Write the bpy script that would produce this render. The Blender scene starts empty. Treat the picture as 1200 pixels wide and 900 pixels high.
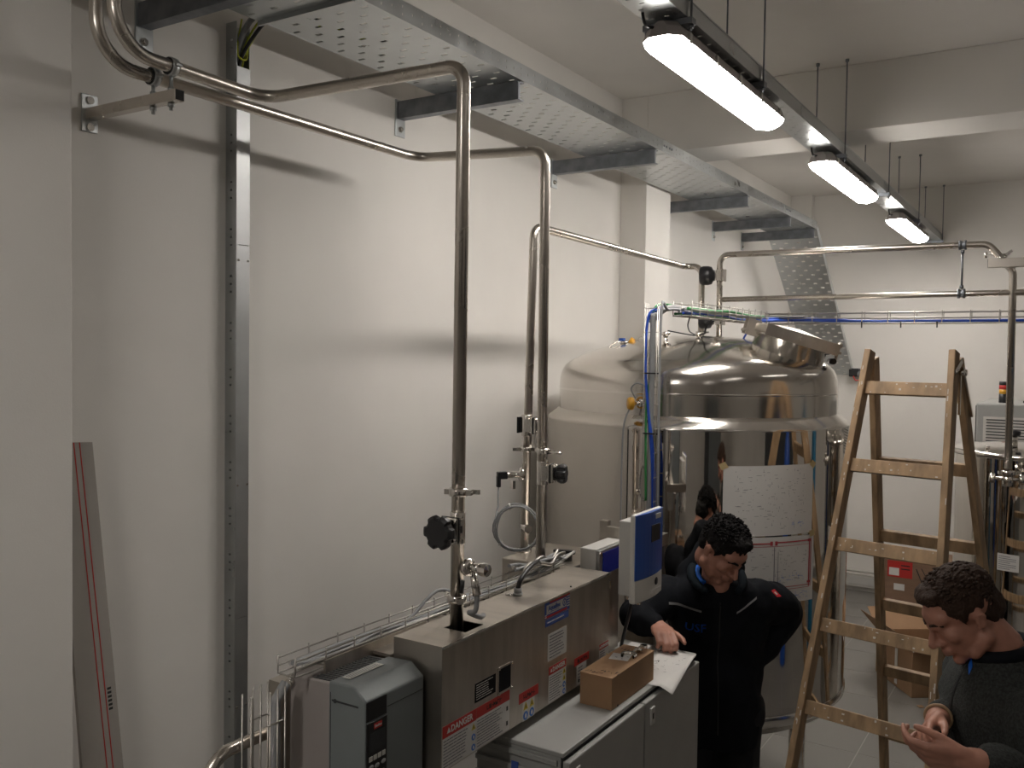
import bpy, bmesh, math, random
from mathutils import Vector, Matrix, Euler
V = Vector
PI = math.pi
SC = bpy.context.scene
COL = SC.collection
random.seed(7)

# ------------------------------------------------------------------ camera
YAW, PITCH, ROLL = .561814, .0327424, .0138185
cy, sy, cp, sp = math.cos(YAW), math.sin(YAW), math.cos(PITCH), math.sin(PITCH)
FWD = V((-sy*cp, cy*cp, -sp)); _r = V((cy, sy, 0)); _u = _r.cross(FWD)
RGT = math.cos(ROLL)*_r + math.sin(ROLL)*_u
UPV = -math.sin(ROLL)*_r + math.cos(ROLL)*_u
cam_data = bpy.data.cameras.new('camera')
cam = bpy.data.objects.new('camera', cam_data); COL.objects.link(cam)
cam_data.sensor_width = 36; cam_data.lens = 1056.7/1200*36; cam_data.clip_start = .05
M = Matrix((RGT, UPV, -FWD)).transposed().to_4x4(); M.translation = V((2.42, 0, 2.2))
cam.matrix_world = M
SC.camera = cam
# ------------------------------------------------------------------ world, exposure
w = bpy.data.worlds.new('world'); SC.world = w; w.use_nodes = True
w.node_tree.nodes['Background'].inputs[0].default_value = (.5, .52, .55, 1)
w.node_tree.nodes['Background'].inputs[1].default_value = .05
SC.view_settings.view_transform = 'Standard'; SC.view_settings.look = 'None'
SC.view_settings.gamma = 1; SC.view_settings.use_curve_mapping = False
SC.view_settings.exposure = 0.52
LAMP_POWER = 30.0          # radiance of the lit diffusers
LAMP_COLOR = (1.0, .945, .885)
ROW2_POWER = 2.5

# ------------------------------------------------------------------ materials
def mat(name, col, rough=.5, metal=0., noise=0., nscale=8., bump=0., bscale=40., stretch=(1,1,1), col2=None, rough2=None, emit=None, spec=.5, coat=0., lo=.35, hi=.65, alpha=None, trans=0.):
    m = bpy.data.materials.new(name); m.use_nodes = True
    nt = m.node_tree; b = nt.nodes['Principled BSDF']
    b.inputs['Base Color'].default_value = (*col, 1); b.inputs['Roughness'].default_value = rough
    b.inputs['Metallic'].default_value = metal; b.inputs['Specular IOR Level'].default_value = spec
    b.inputs['Coat Weight'].default_value = coat; b.inputs['Coat Roughness'].default_value = .08
    b.inputs['Transmission Weight'].default_value = trans
    if noise or bump or col2 or rough2 is not None:
        tc = nt.nodes.new('ShaderNodeTexCoord'); mp = nt.nodes.new('ShaderNodeMapping')
        mp.inputs['Scale'].default_value = stretch; nt.links.new(tc.outputs['Object'], mp.inputs[0])
    if noise or col2 or rough2 is not None:
        n = nt.nodes.new('ShaderNodeTexNoise'); n.inputs['Scale'].default_value = nscale; n.inputs['Detail'].default_value = 5
        nt.links.new(mp.outputs[0], n.inputs['Vector'])
        r = nt.nodes.new('ShaderNodeValToRGB'); nt.links.new(n.outputs['Fac'], r.inputs[0])
        c2 = col2 or tuple(min(1, max(0, c*(1-noise))) for c in col)
        c1 = col if col2 else tuple(min(1, c*(1+noise*.5)) for c in col)
        r.color_ramp.elements[0].color = (*c2, 1); r.color_ramp.elements[1].color = (*c1, 1)
        r.color_ramp.elements[0].position = lo; r.color_ramp.elements[1].position = hi
        nt.links.new(r.outputs[0], b.inputs['Base Color'])
        if rough2 is not None:
            mr = nt.nodes.new('ShaderNodeMapRange'); mr.inputs['To Min'].default_value = rough; mr.inputs['To Max'].default_value = rough2
            mr.inputs['From Min'].default_value = .3; mr.inputs['From Max'].default_value = .7
            nt.links.new(n.outputs['Fac'], mr.inputs[0]); nt.links.new(mr.outputs[0], b.inputs['Roughness'])
    if bump:
        n2 = nt.nodes.new('ShaderNodeTexNoise'); n2.inputs['Scale'].default_value = bscale; n2.inputs['Detail'].default_value = 4
        nt.links.new(mp.outputs[0], n2.inputs['Vector'])
        bp = nt.nodes.new('ShaderNodeBump'); bp.inputs['Strength'].default_value = bump; bp.inputs['Distance'].default_value = .01
        nt.links.new(n2.outputs['Fac'], bp.inputs['Height']); nt.links.new(bp.outputs[0], b.inputs['Normal'])
    if emit:
        b.inputs['Emission Color'].default_value = (*emit[0], 1); b.inputs['Emission Strength'].default_value = emit[1]
    return m

W = {}
W['wall'] = mat('wall_paint', (.74, .715, .675), .85, noise=.05, nscale=1.5, bump=.05, bscale=220)
W['ceil'] = mat('ceiling_paint', (.74, .71, .67), .9, noise=.06, nscale=1.2, bump=.04, bscale=200)
W['tile'] = mat('floor_tile', (.185, .175, .160), .35, noise=.08, nscale=5, rough2=.5)
W['joint'] = mat('tile_joint', (.36, .34, .31), .8)
W['steel'] = mat('stainless_pipe', (.60, .555, .50), .25, 1, noise=.06, nscale=2.5, rough2=.30)
W['steel_b'] = mat('stainless_bright', (.70, .67, .63), .14, 1)
W['brushed'] = mat('stainless_brushed_sheet', (.50, .46, .41), .33, 1, noise=.13, nscale=5, bump=.05, bscale=60, stretch=(1, 6, 1), rough2=.45)
W['mirror'] = mat('polished_tank_steel', (.68, .645, .60), .045, 1, bump=.035, bscale=2.6)
W['dome'] = mat('polished_dome_steel', (.64, .605, .56), .10, 1, noise=.08, nscale=3, bump=.05, bscale=5, rough2=.2)
W['matte'] = mat('brushed_tank_jacket', (.56, .525, .48), .40, 1, noise=.05, nscale=4, rough2=.5)
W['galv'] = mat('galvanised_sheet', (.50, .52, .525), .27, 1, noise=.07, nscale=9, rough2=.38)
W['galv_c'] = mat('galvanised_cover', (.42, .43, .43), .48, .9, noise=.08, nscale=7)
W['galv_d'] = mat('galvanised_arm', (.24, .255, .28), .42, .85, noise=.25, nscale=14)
W['wire'] = mat('zinc_wire', (.42, .40, .37), .38, 1)
W['black'] = mat('black_plastic', (.012, .012, .014), .38)
W['rubber'] = mat('black_rubber', (.015, .015, .015), .7)
W['cab'] = mat('cabinet_grey_paint', (.36, .36, .345), .45, noise=.04, nscale=9)
W['cab2'] = mat('light_grey_enclosure', (.52, .51, .485), .5)
W['vfd'] = mat('drive_grey_plastic', (.185, .205, .21), .5, noise=.06, nscale=6)
W['vfd_l'] = mat('drive_metal_side', (.36, .325, .31), .5, .15, noise=.05, nscale=8)
W['vfd_s'] = mat('drive_dark_slot', (.03, .032, .035), .6)
W['blue'] = mat('blue_plastic', (.012, .075, .37), .33)
W['blue_c'] = mat('blue_cable', (.012, .07, .45), .45)
W['green'] = mat('green_cable', (.03, .22, .06), .5)
W['yg'] = mat('green_yellow_earth_wire', (.42, .45, .03), .5)
W['grey_c'] = mat('grey_cable', (.27, .275, .28), .5)
W['white_p'] = mat('white_plastic', (.62, .60, .56), .4)
W['lampbody'] = mat('lamp_housing', (.42, .385, .37), .5)
W['lens'] = mat('lamp_diffuser', (.9, .9, .9), .4, emit=(LAMP_COLOR, LAMP_POWER))
W['lens2'] = mat('lamp_diffuser_second_row', (.9, .9, .9), .4, emit=(LAMP_COLOR, ROW2_POWER))
W['card'] = mat('cardboard', (.33, .195, .105), .8, noise=.08, nscale=7)
W['card_d'] = mat('cardboard_brown', (.23, .14, .09), .85, noise=.10, nscale=6, stretch=(1, 1, 5))
W['paper'] = mat('paper', (.66, .645, .62), .85, noise=.03, nscale=4)
W['ink'] = mat('grey_ink', (.16, .16, .18), .8)
W['ink_k'] = mat('black_ink', (.02, .02, .02), .6)
W['red'] = mat('red_label', (.46, .025, .02), .5)
W['red_p'] = mat('red_pencil', (.42, .06, .07), .8)
W['yellow'] = mat('yellow_symbol', (.62, .47, .02), .5)
W['symblue'] = mat('blue_symbol', (.03, .16, .55), .5)
W['logo_b'] = mat('logo_blue', (.05, .10, .36), .5)
W['sil'] = mat('label_silver', (.55, .54, .50), .5)
W['lbl_k'] = mat('black_label', (.008, .008, .010), .7, spec=.15)
W['tape'] = mat('masking_tape', (.48, .37, .19), .7)
W['amber'] = mat('amber_plastic', (.60, .30, .02), .35)
W['drywall'] = mat('plasterboard_grey', (.36, .335, .305), .85, noise=.06, nscale=5)
W['wood'] = mat('ladder_wood', (.34, .225, .125), .6, noise=.35, nscale=9, stretch=(3, 3, .5), bump=.06, bscale=40)
W['paintspot'] = mat('white_paint_splash', (.60, .57, .52), .8)
W['skin'] = mat('skin', (.42, .20, .14), .5, noise=.10, nscale=30)
W['hair1'] = mat('black_hair', (.006, .005, .005), .75, spec=.2, bump=.5, bscale=120)
W['hair2'] = mat('dark_brown_hair', (.036, .019, .012), .7, spec=.25, bump=.5, bscale=120, stretch=(1, 4, 1))
W['jacket'] = mat('black_jacket', (.005, .006, .009), .85, noise=.2, nscale=5, spec=.2)
W['jacket2'] = mat('dark_slate_jacket_yoke', (.008, .013, .018), .85, spec=.2)
W['trouser'] = mat('dark_trousers', (.006, .006, .008), .85)
W['fleece'] = mat('grey_fleece', (.030, .033, .031), .95, noise=.5, nscale=160, bump=.4, bscale=260)
W['jblue'] = mat('blue_trim', (.01, .14, .65), .5)
W['reflect'] = mat('grey_reflective_strip', (.30, .30, .30), .4)
W['jred'] = mat('red_badge', (.55, .02, .03), .5)
W['bottle'] = mat('teal_gas_bottle', (.01, .12, .22), .35)
W['window'] = mat('blue_window', (.01, .03, .30), .15)
W['dark'] = mat('dark_hole', (.006, .006, .006), .8)

# ------------------------------------------------------------------ objects
def props(o, label=None, cat=None, group=None, kind=None):
    if label: o['label'] = label
    if cat: o['category'] = cat
    if group: o['group'] = group
    if kind: o['kind'] = kind
    return o
def thing(name, label, cat, loc=(0, 0, 0), group=None, rotz=0, mtx=None):
    o = bpy.data.objects.new(name, None); COL.objects.link(o); o.empty_display_size = .05
    if mtx is not None: o.matrix_world = mtx
    else: o.location = loc; o.rotation_euler = (0, 0, rotz)
    return props(o, label, cat, group)
WMX = {}
def wm(o):
    m = Matrix.LocRotScale(o.location, o.rotation_euler, o.scale)
    return (wm(o.parent) @ m) if o.parent else m
def link_mesh(name, me, parent=None, local=False):
    """me is in world coordinates unless local"""
    o = bpy.data.objects.new(name, me); COL.objects.link(o)
    if parent is not None:
        o.parent = parent
        if not local:
            me.transform(wm(parent).inverted())
    return o
class MB:
    """collects shapes; each shape may use its own material"""
    def __init__(s, m=None):
        s.bm = bmesh.new(); s.mats = []; s.cur = 0; s.T = Matrix.Identity(4)
        if m: s.use(m)
    def use(s, m):
        m = W[m] if isinstance(m, str) else m
        if m not in s.mats: s.mats.append(m)
        s.cur = s.mats.index(m); return s
    def v(s, p): return s.bm.verts.new(s.T @ V(p))
    def f(s, vs, smooth=False):
        try: fc = s.bm.faces.new(vs)
        except ValueError: return None
        fc.material_index = s.cur; fc.smooth = smooth; return fc
    def hexa(s, c):
        vs = [s.v(p) for p in c]
        for q in ((0, 3, 2, 1), (4, 5, 6, 7), (0, 1, 5, 4), (1, 2, 6, 5), (2, 3, 7, 6), (3, 0, 4, 7)): s.f([vs[i] for i in q])
        return s
    def box(s, a, b):
        x0, y0, z0 = a; x1, y1, z1 = b
        return s.hexa([(x0, y0, z0), (x1, y0, z0), (x1, y1, z0), (x0, y1, z0), (x0, y0, z1), (x1, y0, z1), (x1, y1, z1), (x0, y1, z1)])
    def obox(s, c, ax, ay, az):
        """box from centre and three half-extent vectors"""
        c, ax, ay, az = V(c), V(ax), V(ay), V(az)
        return s.hexa([c-ax-ay-az, c+ax-ay-az, c+ax+ay-az, c-ax+ay-az, c-ax-ay+az, c+ax-ay+az, c+ax+ay+az, c-ax+ay+az])
    def beam(s, p0, p1, w, h, up=(0, 0, 1)):
        p0, p1 = V(p0), V(p1); d = (p1-p0); L = d.length; d.normalize()
        sd = d.cross(V(up)); sd = sd.normalized() if sd.length > 1e-5 else V((1, 0, 0)); u = sd.cross(d)
        return s.obox((p0+p1)/2, d*L/2, sd*w/2, u*h/2)
    def poly(s, pts, thick, n):
        """prism: outline pts extruded by thick along n"""
        n = V(n).normalized()*thick
        a = [s.v(p) for p in pts]; b = [s.v(V(p)+n) for p in pts]; k = len(pts)
        s.f(a[::-1]); s.f(b)
        for i in range(k): s.f([a[i], a[(i+1) % k], b[(i+1) % k], b[i]])
        return s
    def rings(s, rings, closed_ends=True, smooth=True, loop=False):
        R = [[s.v(p) for p in r] for r in rings]; n = len(R[0])
        for i in range(len(R)-(0 if loop else 1)):
            a, b = R[i], R[(i+1) % len(R)]
            for j in range(n): s.f([a[j], a[(j+1) % n], b[(j+1) % n], b[j]], smooth)
        if closed_ends and not loop:
            s.f(R[0][::-1]); s.f(R[-1])
        return s
    def tube(s, pts, r, n=12, loop=False, smooth=True, flat=None):
        pts = [V(p) for p in pts]; k = len(pts)
        rr = r if isinstance(r, (list, tuple)) else [r]*k
        def tan(i):
            if loop: return (pts[(i+1) % k]-pts[i-1]).normalized()
            a = pts[max(0, i-1)]; b = pts[min(k-1, i+1)]; return (b-a).normalized()
        t0 = tan(0); nrm = t0.orthogonal().normalized()
        if abs(t0.z) < .9: nrm = (V((0, 0, 1)) - t0*t0.z).normalized()
        out = []
        for i in range(k):
            t = tan(i); nrm = (nrm - t*nrm.dot(t)).normalized(); bn = t.cross(nrm)
            out.append([pts[i] + nrm*math.cos(2*PI*j/n)*rr[i] + bn*math.sin(2*PI*j/n)*rr[i]*(flat or 1) for j in range(n)])
        return s.rings(out, True, smooth, loop)
    def cyl(s, p0, p1, r, r2=None, n=20, smooth=True): return s.tube([p0, p1], [r, r if r2 is None else r2], n, smooth=smooth)
    def lathe(s, prof, org=(0, 0, 0), axis=(0, 0, 1), n=32, smooth=True, a0=0, a1=2*PI, ref=None):
        """prof: (radius, height) list"""
        ax = V(axis).normalized(); e1 = V(ref) if ref else ax.orthogonal().normalized()
        if ref is None and abs(ax.z) > .99: e1 = V((1, 0, 0))
        e2 = ax.cross(e1); org = V(org); full = abs(a1-a0-2*PI) < 1e-6
        cols = []
        cnt = n if full else n+1
        for j in range(cnt):
            a = a0+(a1-a0)*j/n; d = e1*math.cos(a)+e2*math.sin(a)
            cols.append([s.v(org+d*r+ax*h) for r, h in prof])
        for j in range(n):
            A = cols[j]; B = cols[(j+1) % cnt]
            for i in range(len(prof)-1): s.f([A[i], B[i], B[i+1], A[i+1]], smooth)
        return s
    def ball(s, c, r, seg=16, ring=10, rot=None):
        c = V(c); r = (r, r, r) if isinstance(r, (int, float)) else r
        rot = rot or Matrix.Identity(3); rows = []
        for i in range(1, ring):
            th = PI*i/ring
            rows.append([s.v(c+rot @ V((r[0]*math.sin(th)*math.cos(2*PI*j/seg), r[1]*math.sin(th)*math.sin(2*PI*j/seg), r[2]*math.cos(th)))) for j in range(seg)])
        t = s.v(c+rot @ V((0, 0, r[2]))); b = s.v(c-rot @ V((0, 0, r[2])))
        for j in range(seg):
            k = (j+1) % seg
            s.f([t, rows[0][j], rows[0][k]], True); s.f([b, rows[-1][k], rows[-1][j]], True)
            for i in range(len(rows)-1): s.f([rows[i][j], rows[i+1][j], rows[i+1][k], rows[i][k]], True)
        return s
    def limb(s, pts, rad, n=16):
        """tapered capsule chain; rad entries are r or (r_side, r_depth); rings kept level with the chain"""
        pts = [V(p) for p in pts]; rad = [(q, q) if isinstance(q, (int, float)) else q for q in rad]
        for i in range(len(pts)-1):
            a, b = pts[i], pts[i+1]; ra = max(rad[i]); rb = max(rad[i+1])
            s.tube([a, b], [ra, rb], n)
        for p, q in zip(pts, rad): s.ball(p, max(q), n, 10)
        return s
    def build(s, name, parent=None, bevel=0, local=False, normals=True, solid=0, kind=None, label=None):
        if normals: bmesh.ops.recalc_face_normals(s.bm, faces=s.bm.faces[:])
        me = bpy.data.meshes.new(name); s.bm.to_mesh(me); s.bm.free()
        for m in s.mats: me.materials.append(m)
        o = link_mesh(name, me, parent, local)
        if bevel:
            md = o.modifiers.new('bevel', 'BEVEL'); md.width = bevel; md.segments = 2; md.limit_method = 'ANGLE'
        if solid:
            md = o.modifiers.new('solid', 'SOLIDIFY'); md.thickness = solid; md.offset = 0
        if kind: o['kind'] = kind
        if label: o['label'] = label
        return o
def bx(name, a, b, m, parent=None, bevel=0, **k): return MB(m).box(a, b).build(name, parent, bevel, **k)
def tb(name, pts, r, m, parent=None, n=12, **k): return MB(m).tube(pts, r, n).build(name, parent, **k)
def fillet(pts, rad, seg=8):
    pts = [V(p) for p in pts]; out = [pts[0]]
    for i in range(1, len(pts)-1):
        a, b, c = pts[i-1], pts[i], pts[i+1]; d1 = (a-b).normalized(); d2 = (c-b).normalized()
        ang = d1.angle(d2)
        if ang > PI-.02: out.append(b); continue
        r = rad[i-1] if isinstance(rad, (list, tuple)) else rad
        t = r/math.tan(ang/2); t = min(t, (a-b).length*.49, (c-b).length*.49); r = t*math.tan(ang/2)
        cc = b+(d1+d2).normalized()*(r/math.sin(ang/2)); p0 = b+d1*t-cc; p1 = b+d2*t-cc
        ax = p0.cross(p1).normalized(); tot = p0.angle(p1)
        for k in range(seg+1): out.append(cc+Matrix.Rotation(tot*k/seg, 3, ax) @ p0)
    out.append(pts[-1]); return out
def smooth_path(pts, n=8):
    pts = [V(p) for p in pts]; out = []
    for i in range(len(pts)-1):
        p0 = pts[max(0, i-1)]; p1 = pts[i]; p2 = pts[i+1]; p3 = pts[min(len(pts)-1, i+2)]
        for k in range(n):
            t = k/n
            out.append(.5*((2*p1)+(p2-p0)*t+(2*p0-5*p1+4*p2-p3)*t*t+(3*p1-p0-3*p2+p3)*t**3))
    out.append(pts[-1]); return out
def text_mesh(body, size, ext=.0003):
    cu = bpy.data.curves.new('t', 'FONT'); cu.body = body; cu.size = size; cu.extrude = ext; cu.resolution_u = 2; cu.offset = size*.018
    cu.align_x = 'CENTER'; cu.align_y = 'CENTER'
    o = bpy.data.objects.new('t', cu); COL.objects.link(o)
    dg = bpy.context.evaluated_depsgraph_get(); dg.update()
    me = bpy.data.meshes.new_from_object(o.evaluated_get(dg)); bpy.data.objects.remove(o); return me
def lettering(body, size, pos, right, up, m, parent, name='lettering', sx=1, off=.0006):
    me = text_mesh(body, size); r = V(right).normalized(); u = V(up).normalized(); n = r.cross(u)
    T = Matrix((r*sx, u, n)).transposed().to_4x4(); T.translation = V(pos)+n*off
    me.transform(T); me.materials.clear(); me.materials.append(W[m]); return link_mesh(name, me, parent)
def copy_tree(o, parent=None):
    c = o.copy(); COL.objects.link(c); c.parent = parent
    for ch in list(o.children): copy_tree(ch, c)
    return c
def perforated(mb, org, du, dv, cols, rows, wu, wv, U, Vv, stag=True):
    """sheet U x Vv spanned by du, dv with real slots; cols/rows are slot centres"""
    org, du, dv = V(org), V(du).normalized(), V(dv).normalized()
    us = {0., U}; vs = {0., Vv}
    for c in cols: us |= {c-wu/2, c+wu/2}
    for c in rows: vs |= {c-wv/2, c+wv/2}
    us = sorted(x for x in us if -1e-6 <= x <= U+1e-6); vs = sorted(x for x in vs if -1e-6 <= x <= Vv+1e-6)
    grid = {}
    def gv(i, j):
        if (i, j) not in grid: grid[(i, j)] = mb.v(org+du*us[i]+dv*vs[j])
        return grid[(i, j)]
    for i in range(len(us)-1):
        uc = (us[i]+us[i+1])/2; ci = next((k for k, c in enumerate(cols) if abs(c-uc) < wu/2-1e-5), None)
        for j in range(len(vs)-1):
            vc = (vs[j]+vs[j+1])/2
            if ci is not None:
                ri = next((k for k, c in enumerate(rows) if abs(c-vc) < wv/2-1e-5), None)
                if ri is not None and (not stag or (ci+ri) % 2 == 0): continue
            mb.f([gv(i, j), gv(i+1, j), gv(i+1, j+1), gv(i, j+1)])
    return mb

# ================================================================== SETTING
def struct(name, mb, **k): return mb.build(name, kind='structure', **k)
RX, RY0, RY1, RZ = 6.6, -3.6, 8.98, 3.77
floor = struct('floor', MB('joint').box((-.2, RY0-.2, -.2), (RX+.2, RY1+.2, -.0012)))
TS = .4667
tile_me = {}
for i in range(0, 14):
    for j in range(-8, 16):
        x0, y0 = .031+i*TS, 1.98+j*TS
        if y0 > RY1-.01 or x0 > RX: continue
        x1, y1 = min(x0+TS-.006, RX), min(y0+TS-.006, RY1)
        key = (round(x1-x0, 3), round(y1-y0, 3))
        if key not in tile_me:
            t = MB('tile').box((0, 0, -.006), (x1-x0, y1-y0, 0)).build('floor_tile', floor, local=True); tile_me[key] = t.data
        else:
            t = bpy.data.objects.new('floor_tile', tile_me[key]); COL.objects.link(t); t.parent = floor
        t.location = (x0, y0, 0)
struct('ceiling', MB('ceil').box((-.2, RY0-.2, RZ), (RX+.2, RY1+.2, RZ+.2)))
struct('wall_left', MB('wall').box((-.2, RY0-.2, 0), (0, RY1+.2, RZ)))
struct('wall_back', MB('wall').box((0, RY1, 0), (RX+.2, RY1+.2, RZ)))
struct('wall_right', MB('wall').box((RX, RY0-.2, 0), (RX+.2, RY1, RZ)))
struct('wall_front', MB('wall').box((0, RY0-.2, 0), (RX, RY0, RZ)))
struct('pillar', MB('wall').box((0, .99, 0), (.17, 1.396, RZ)), bevel=.004, label='plastered pillar at the edge of the frame, nearest the camera')
struct('pillar', MB('wall').box((0, 5.07, 0), (.172, 5.448, RZ)), bevel=.004, label='plastered pillar behind the large steel tank')
struct('pillar', MB('wall').box((0, 8.878, 0), (.2, RY1, RZ)), bevel=.003, label='shallow plastered pillar in the far corner')
struct('ceiling_beam', MB('wall').box((.172, 5.07, 3.42), (RX, 5.448, RZ)), bevel=.004)
bb = struct('baseboard_back', MB('white_p').box((.2, 8.93, .05), (RX, RY1, .165)))
bx('conduit_lid', (.2, 8.925, .07), (RX, 8.93, .145), 'cab2', bb)
tb('pipe', [(.2, 8.92, .20), (RX, 8.92, .20)], .012, 'white_p', bb)

# ================================================================== CEILING CABLE TRAY
def rng(a, b, s):
    o = []; x = a
    while x < b: o.append(x); x += s
    return o
tray = thing('cable_tray', 'perforated galvanised cable tray running under the ceiling along the white wall', 'cable tray', (.4, 4.6, 3.24))
for k, (ya, yb) in enumerate(((1.5, 2.0), (2.0, 4.35), (4.35, 6.6), (6.6, 7.45))):
    mb = perforated(MB('galv'), (.2, ya, 3.238+.0015*(k % 2)), (1, 0, 0), (0, 1, 0), rng(.03, .39, .048), rng(.03, yb-ya-.02, .052), .026, .013, .4, yb-ya)
    mb.build('tray_bottom', tray, solid=.0015)
    for x in (.2, .6):
        mb = perforated(MB('galv'), (x, ya, 3.238), (0, 0, 1), (0, 1, 0), [.018, .030, .042], rng(.02, yb-ya-.01, .05), .008, .006, .06, yb-ya)
        mb.build('side_flange', tray, solid=.0015)
        mb = MB('galv').box((min(x, x-.008*(1 if x > .4 else -1)), ya, 3.296), (max(x, x-.008*(1 if x > .4 else -1)), yb, 3.299)); mb.build('flange_lip', tray)
bx('end_lip', (.2, 1.995, 3.222), (.6, 2.003, 3.238), 'galv', tray)
for yj in (4.35, 6.6):
    mb = MB('galv').box((.601, yj-.07, 3.245), (.604, yj+.07, 3.292))
    for q in (-.05, -.02, .02, .05): mb.use('galv_d').cyl((.603, yj+q, 3.268), (.608, yj+q, 3.268), .006, n=8)
    mb.build('joint_plate', tray)
# tray brackets
BR = [(1.71, 'galvanised tray bracket beside the three steel pipes, nearest the camera'), (2.92, 'galvanised tray bracket seen behind the tallest steel pipe'), (4.215, 'galvanised tray bracket just before the wall pillar'),
      (5.70, 'galvanised tray bracket just past the wall pillar'), (6.70, 'galvanised tray bracket, second from the tray bend'), (7.40, 'galvanised tray bracket at the tray bend, farthest one')]
for yb, lab in BR:
    t = thing('tray_bracket', lab, 'bracket', (0, yb, 3.17), 'brackets under the ceiling cable tray')
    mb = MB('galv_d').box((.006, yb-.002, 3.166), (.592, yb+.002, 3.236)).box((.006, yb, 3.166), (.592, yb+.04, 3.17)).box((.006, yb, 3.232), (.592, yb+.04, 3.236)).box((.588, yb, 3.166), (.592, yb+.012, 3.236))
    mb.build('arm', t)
    mb = MB('galv').box((0, yb-.012, 3.095), (.006, yb+.05, 3.245)); mb.build('wall_plate', t, bevel=.002)
    mb = MB('steel_b').cyl((.006, yb+.018, 3.125), (.010, yb+.018, 3.125), .012, n=12).cyl((.010, yb+.018, 3.125), (.018, yb+.018, 3.125), .007, n=6); mb.build('bolt', t)
# descending tray
dt = thing('cable_tray', 'perforated galvanised cable tray sloping down to the back wall behind the tank', 'cable tray', (.4, 8.2, 2.6))
D = V((0, .787, -.617)); O = V((.2, 7.44, 3.236)); L = 1.92
mb = perforated(MB('galv'), O, (1, 0, 0), D, rng(.03, .39, .05), rng(.03, L-.02, .055), .028, .014, .4, L); mb.build('tray_bottom', dt, solid=.0015)
for x in (.2, .6):
    N = V((0, .617, .787))*.055; p = O+V((x-.2, 0, 0)); mb = MB('galv').obox(p+D*L/2+N/2, (.001, 0, 0), D*L/2, N/2); mb.build('side_flange', dt)
mb = MB('galv').obox(O+V((.2, 0, 0))+D*.98+V((0, .012, .02)), (.2, 0, 0), D*.015, (0, .01, .012)); mb.build('joint_plate', dt)
# ------------------------------------------------ vertical trunking on wall
st = thing('wall_strut', 'tall slotted galvanised channel fixed upright to the white wall', 'cable channel', (0, 2.07, 0))
perforated(MB('galv'), (0, 2.042, .02), (1, 0, 0), (0, 0, 1), [.027], [q+k for q in rng(.05, 3.2, .155) for k in (0, .026, .052)], .009, .006, .05, 3.26, False).build('slotted_side', st, solid=.0015)
bx('cover', (.049, 2.042, .02), (.052, 2.098, 1.30), 'galv_c', st); bx('cover', (.049, 2.042, 1.302), (.052, 2.098, 2.55), 'galv_c', st); bx('cover', (.049, 2.042, 2.552), (.052, 2.098, 3.135), 'galv_c', st)
bx('back_plate', (0, 2.042, .02), (.002, 2.098, 3.28), 'galv', st); bx('far_side', (0, 2.096, .02), (.05, 2.098, 3.28), 'galv', st)
for z in (1.0, 1.75, 2.5):
    for y in (2.05, 2.09): MB('steel_b').cyl((.052, y, z), (.055, y, z), .0035, n=8).build('rivet', st)
for k, (dy, m, lab) in enumerate(((.012, 'grey_c', 'grey conduit rising out of the top of the wall channel'), (.028, 'yg', 'green and yellow earth wire, inner one, above the wall channel'), (.036, 'yg', 'green and yellow earth wire bent over to the tray edge'), (.022, 'black', 'black cable rising out of the top of the wall channel'))):
    o = tb('cable', smooth_path([(.022, 2.046+dy, 2.95), (.024, 2.046+dy, 3.10), (.035+.01*k, 2.048+dy, 3.2), (.10+.03*k, 2.07+dy, 3.3), (.24+.02*k, 2.12+dy, 3.27), (.34+.02*k, 2.4, 3.252)]), (.0095, .0035, .0035, .006)[k], m)
    props(o, lab, 'cable', 'cables leaving the wall channel')
o = tb('cable', smooth_path([(.03, 2.08, 3.3), (.045, 2.05, 3.2), (.05, 2.052, 3.165), (.05, 2.085, 3.17), (.035, 2.1, 3.26)]), .003, 'yg'); props(o, 'looped green and yellow earth wire hanging at the channel top', 'cable')

# ================================================================== LIGHTING TRUNK WITH LAMPS
tk = thing('lighting_trunk', 'narrow galvanised trunking on threaded rods that carries the row of lit lamps', 'trunking', (1.267, 4.5, 3.28))
for ya, yb in ((-3.0, 1.4), (1.4, 4.2), (4.2, 6.2), (6.2, 8.97)):
    perforated(MB('galv'), (1.2, ya, 3.278), (1, 0, 0), (0, 1, 0), [.03, .055, .08, .105], rng(.04, yb-ya-.03, .045), .016, .007, .134, yb-ya-.002).build('trunk_bottom', tk, solid=.0015)
    for x in (1.2, 1.334): MB('galv').box((x-.001, ya, 3.278), (x+.001, yb-.002, 3.333)).box((x-.004, ya, 3.331), (x+.004, yb-.002, 3.335)).build('side_flange', tk)
for y in (-1.5, .3, 2.75, 3.52, 4.96, 6.24, 7.52, 8.92):
    bx('trapeze_bar', (1.183, y-.018, 3.255), (1.352, y+.018, 3.275), 'galv_d', tk)
    for x in (1.193, 1.343):
        r = tb('rod', [(x, y, 3.235), (x, y, 3.768)], .0038, 'galv_d', tk, 6); MB('galv_d').cyl((x, y, 3.755), (x, y, 3.768), .010, n=8).build('anchor', r); MB('galv_d').cyl((x, y, 3.243), (x, y, 3.255), .009, n=6).build('nut', r)
for y in (4.2, 6.2): bx('joint_plate', (1.3355, y-.09, 3.285), (1.338, y+.09, 3.325), 'galv', tk)

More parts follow.
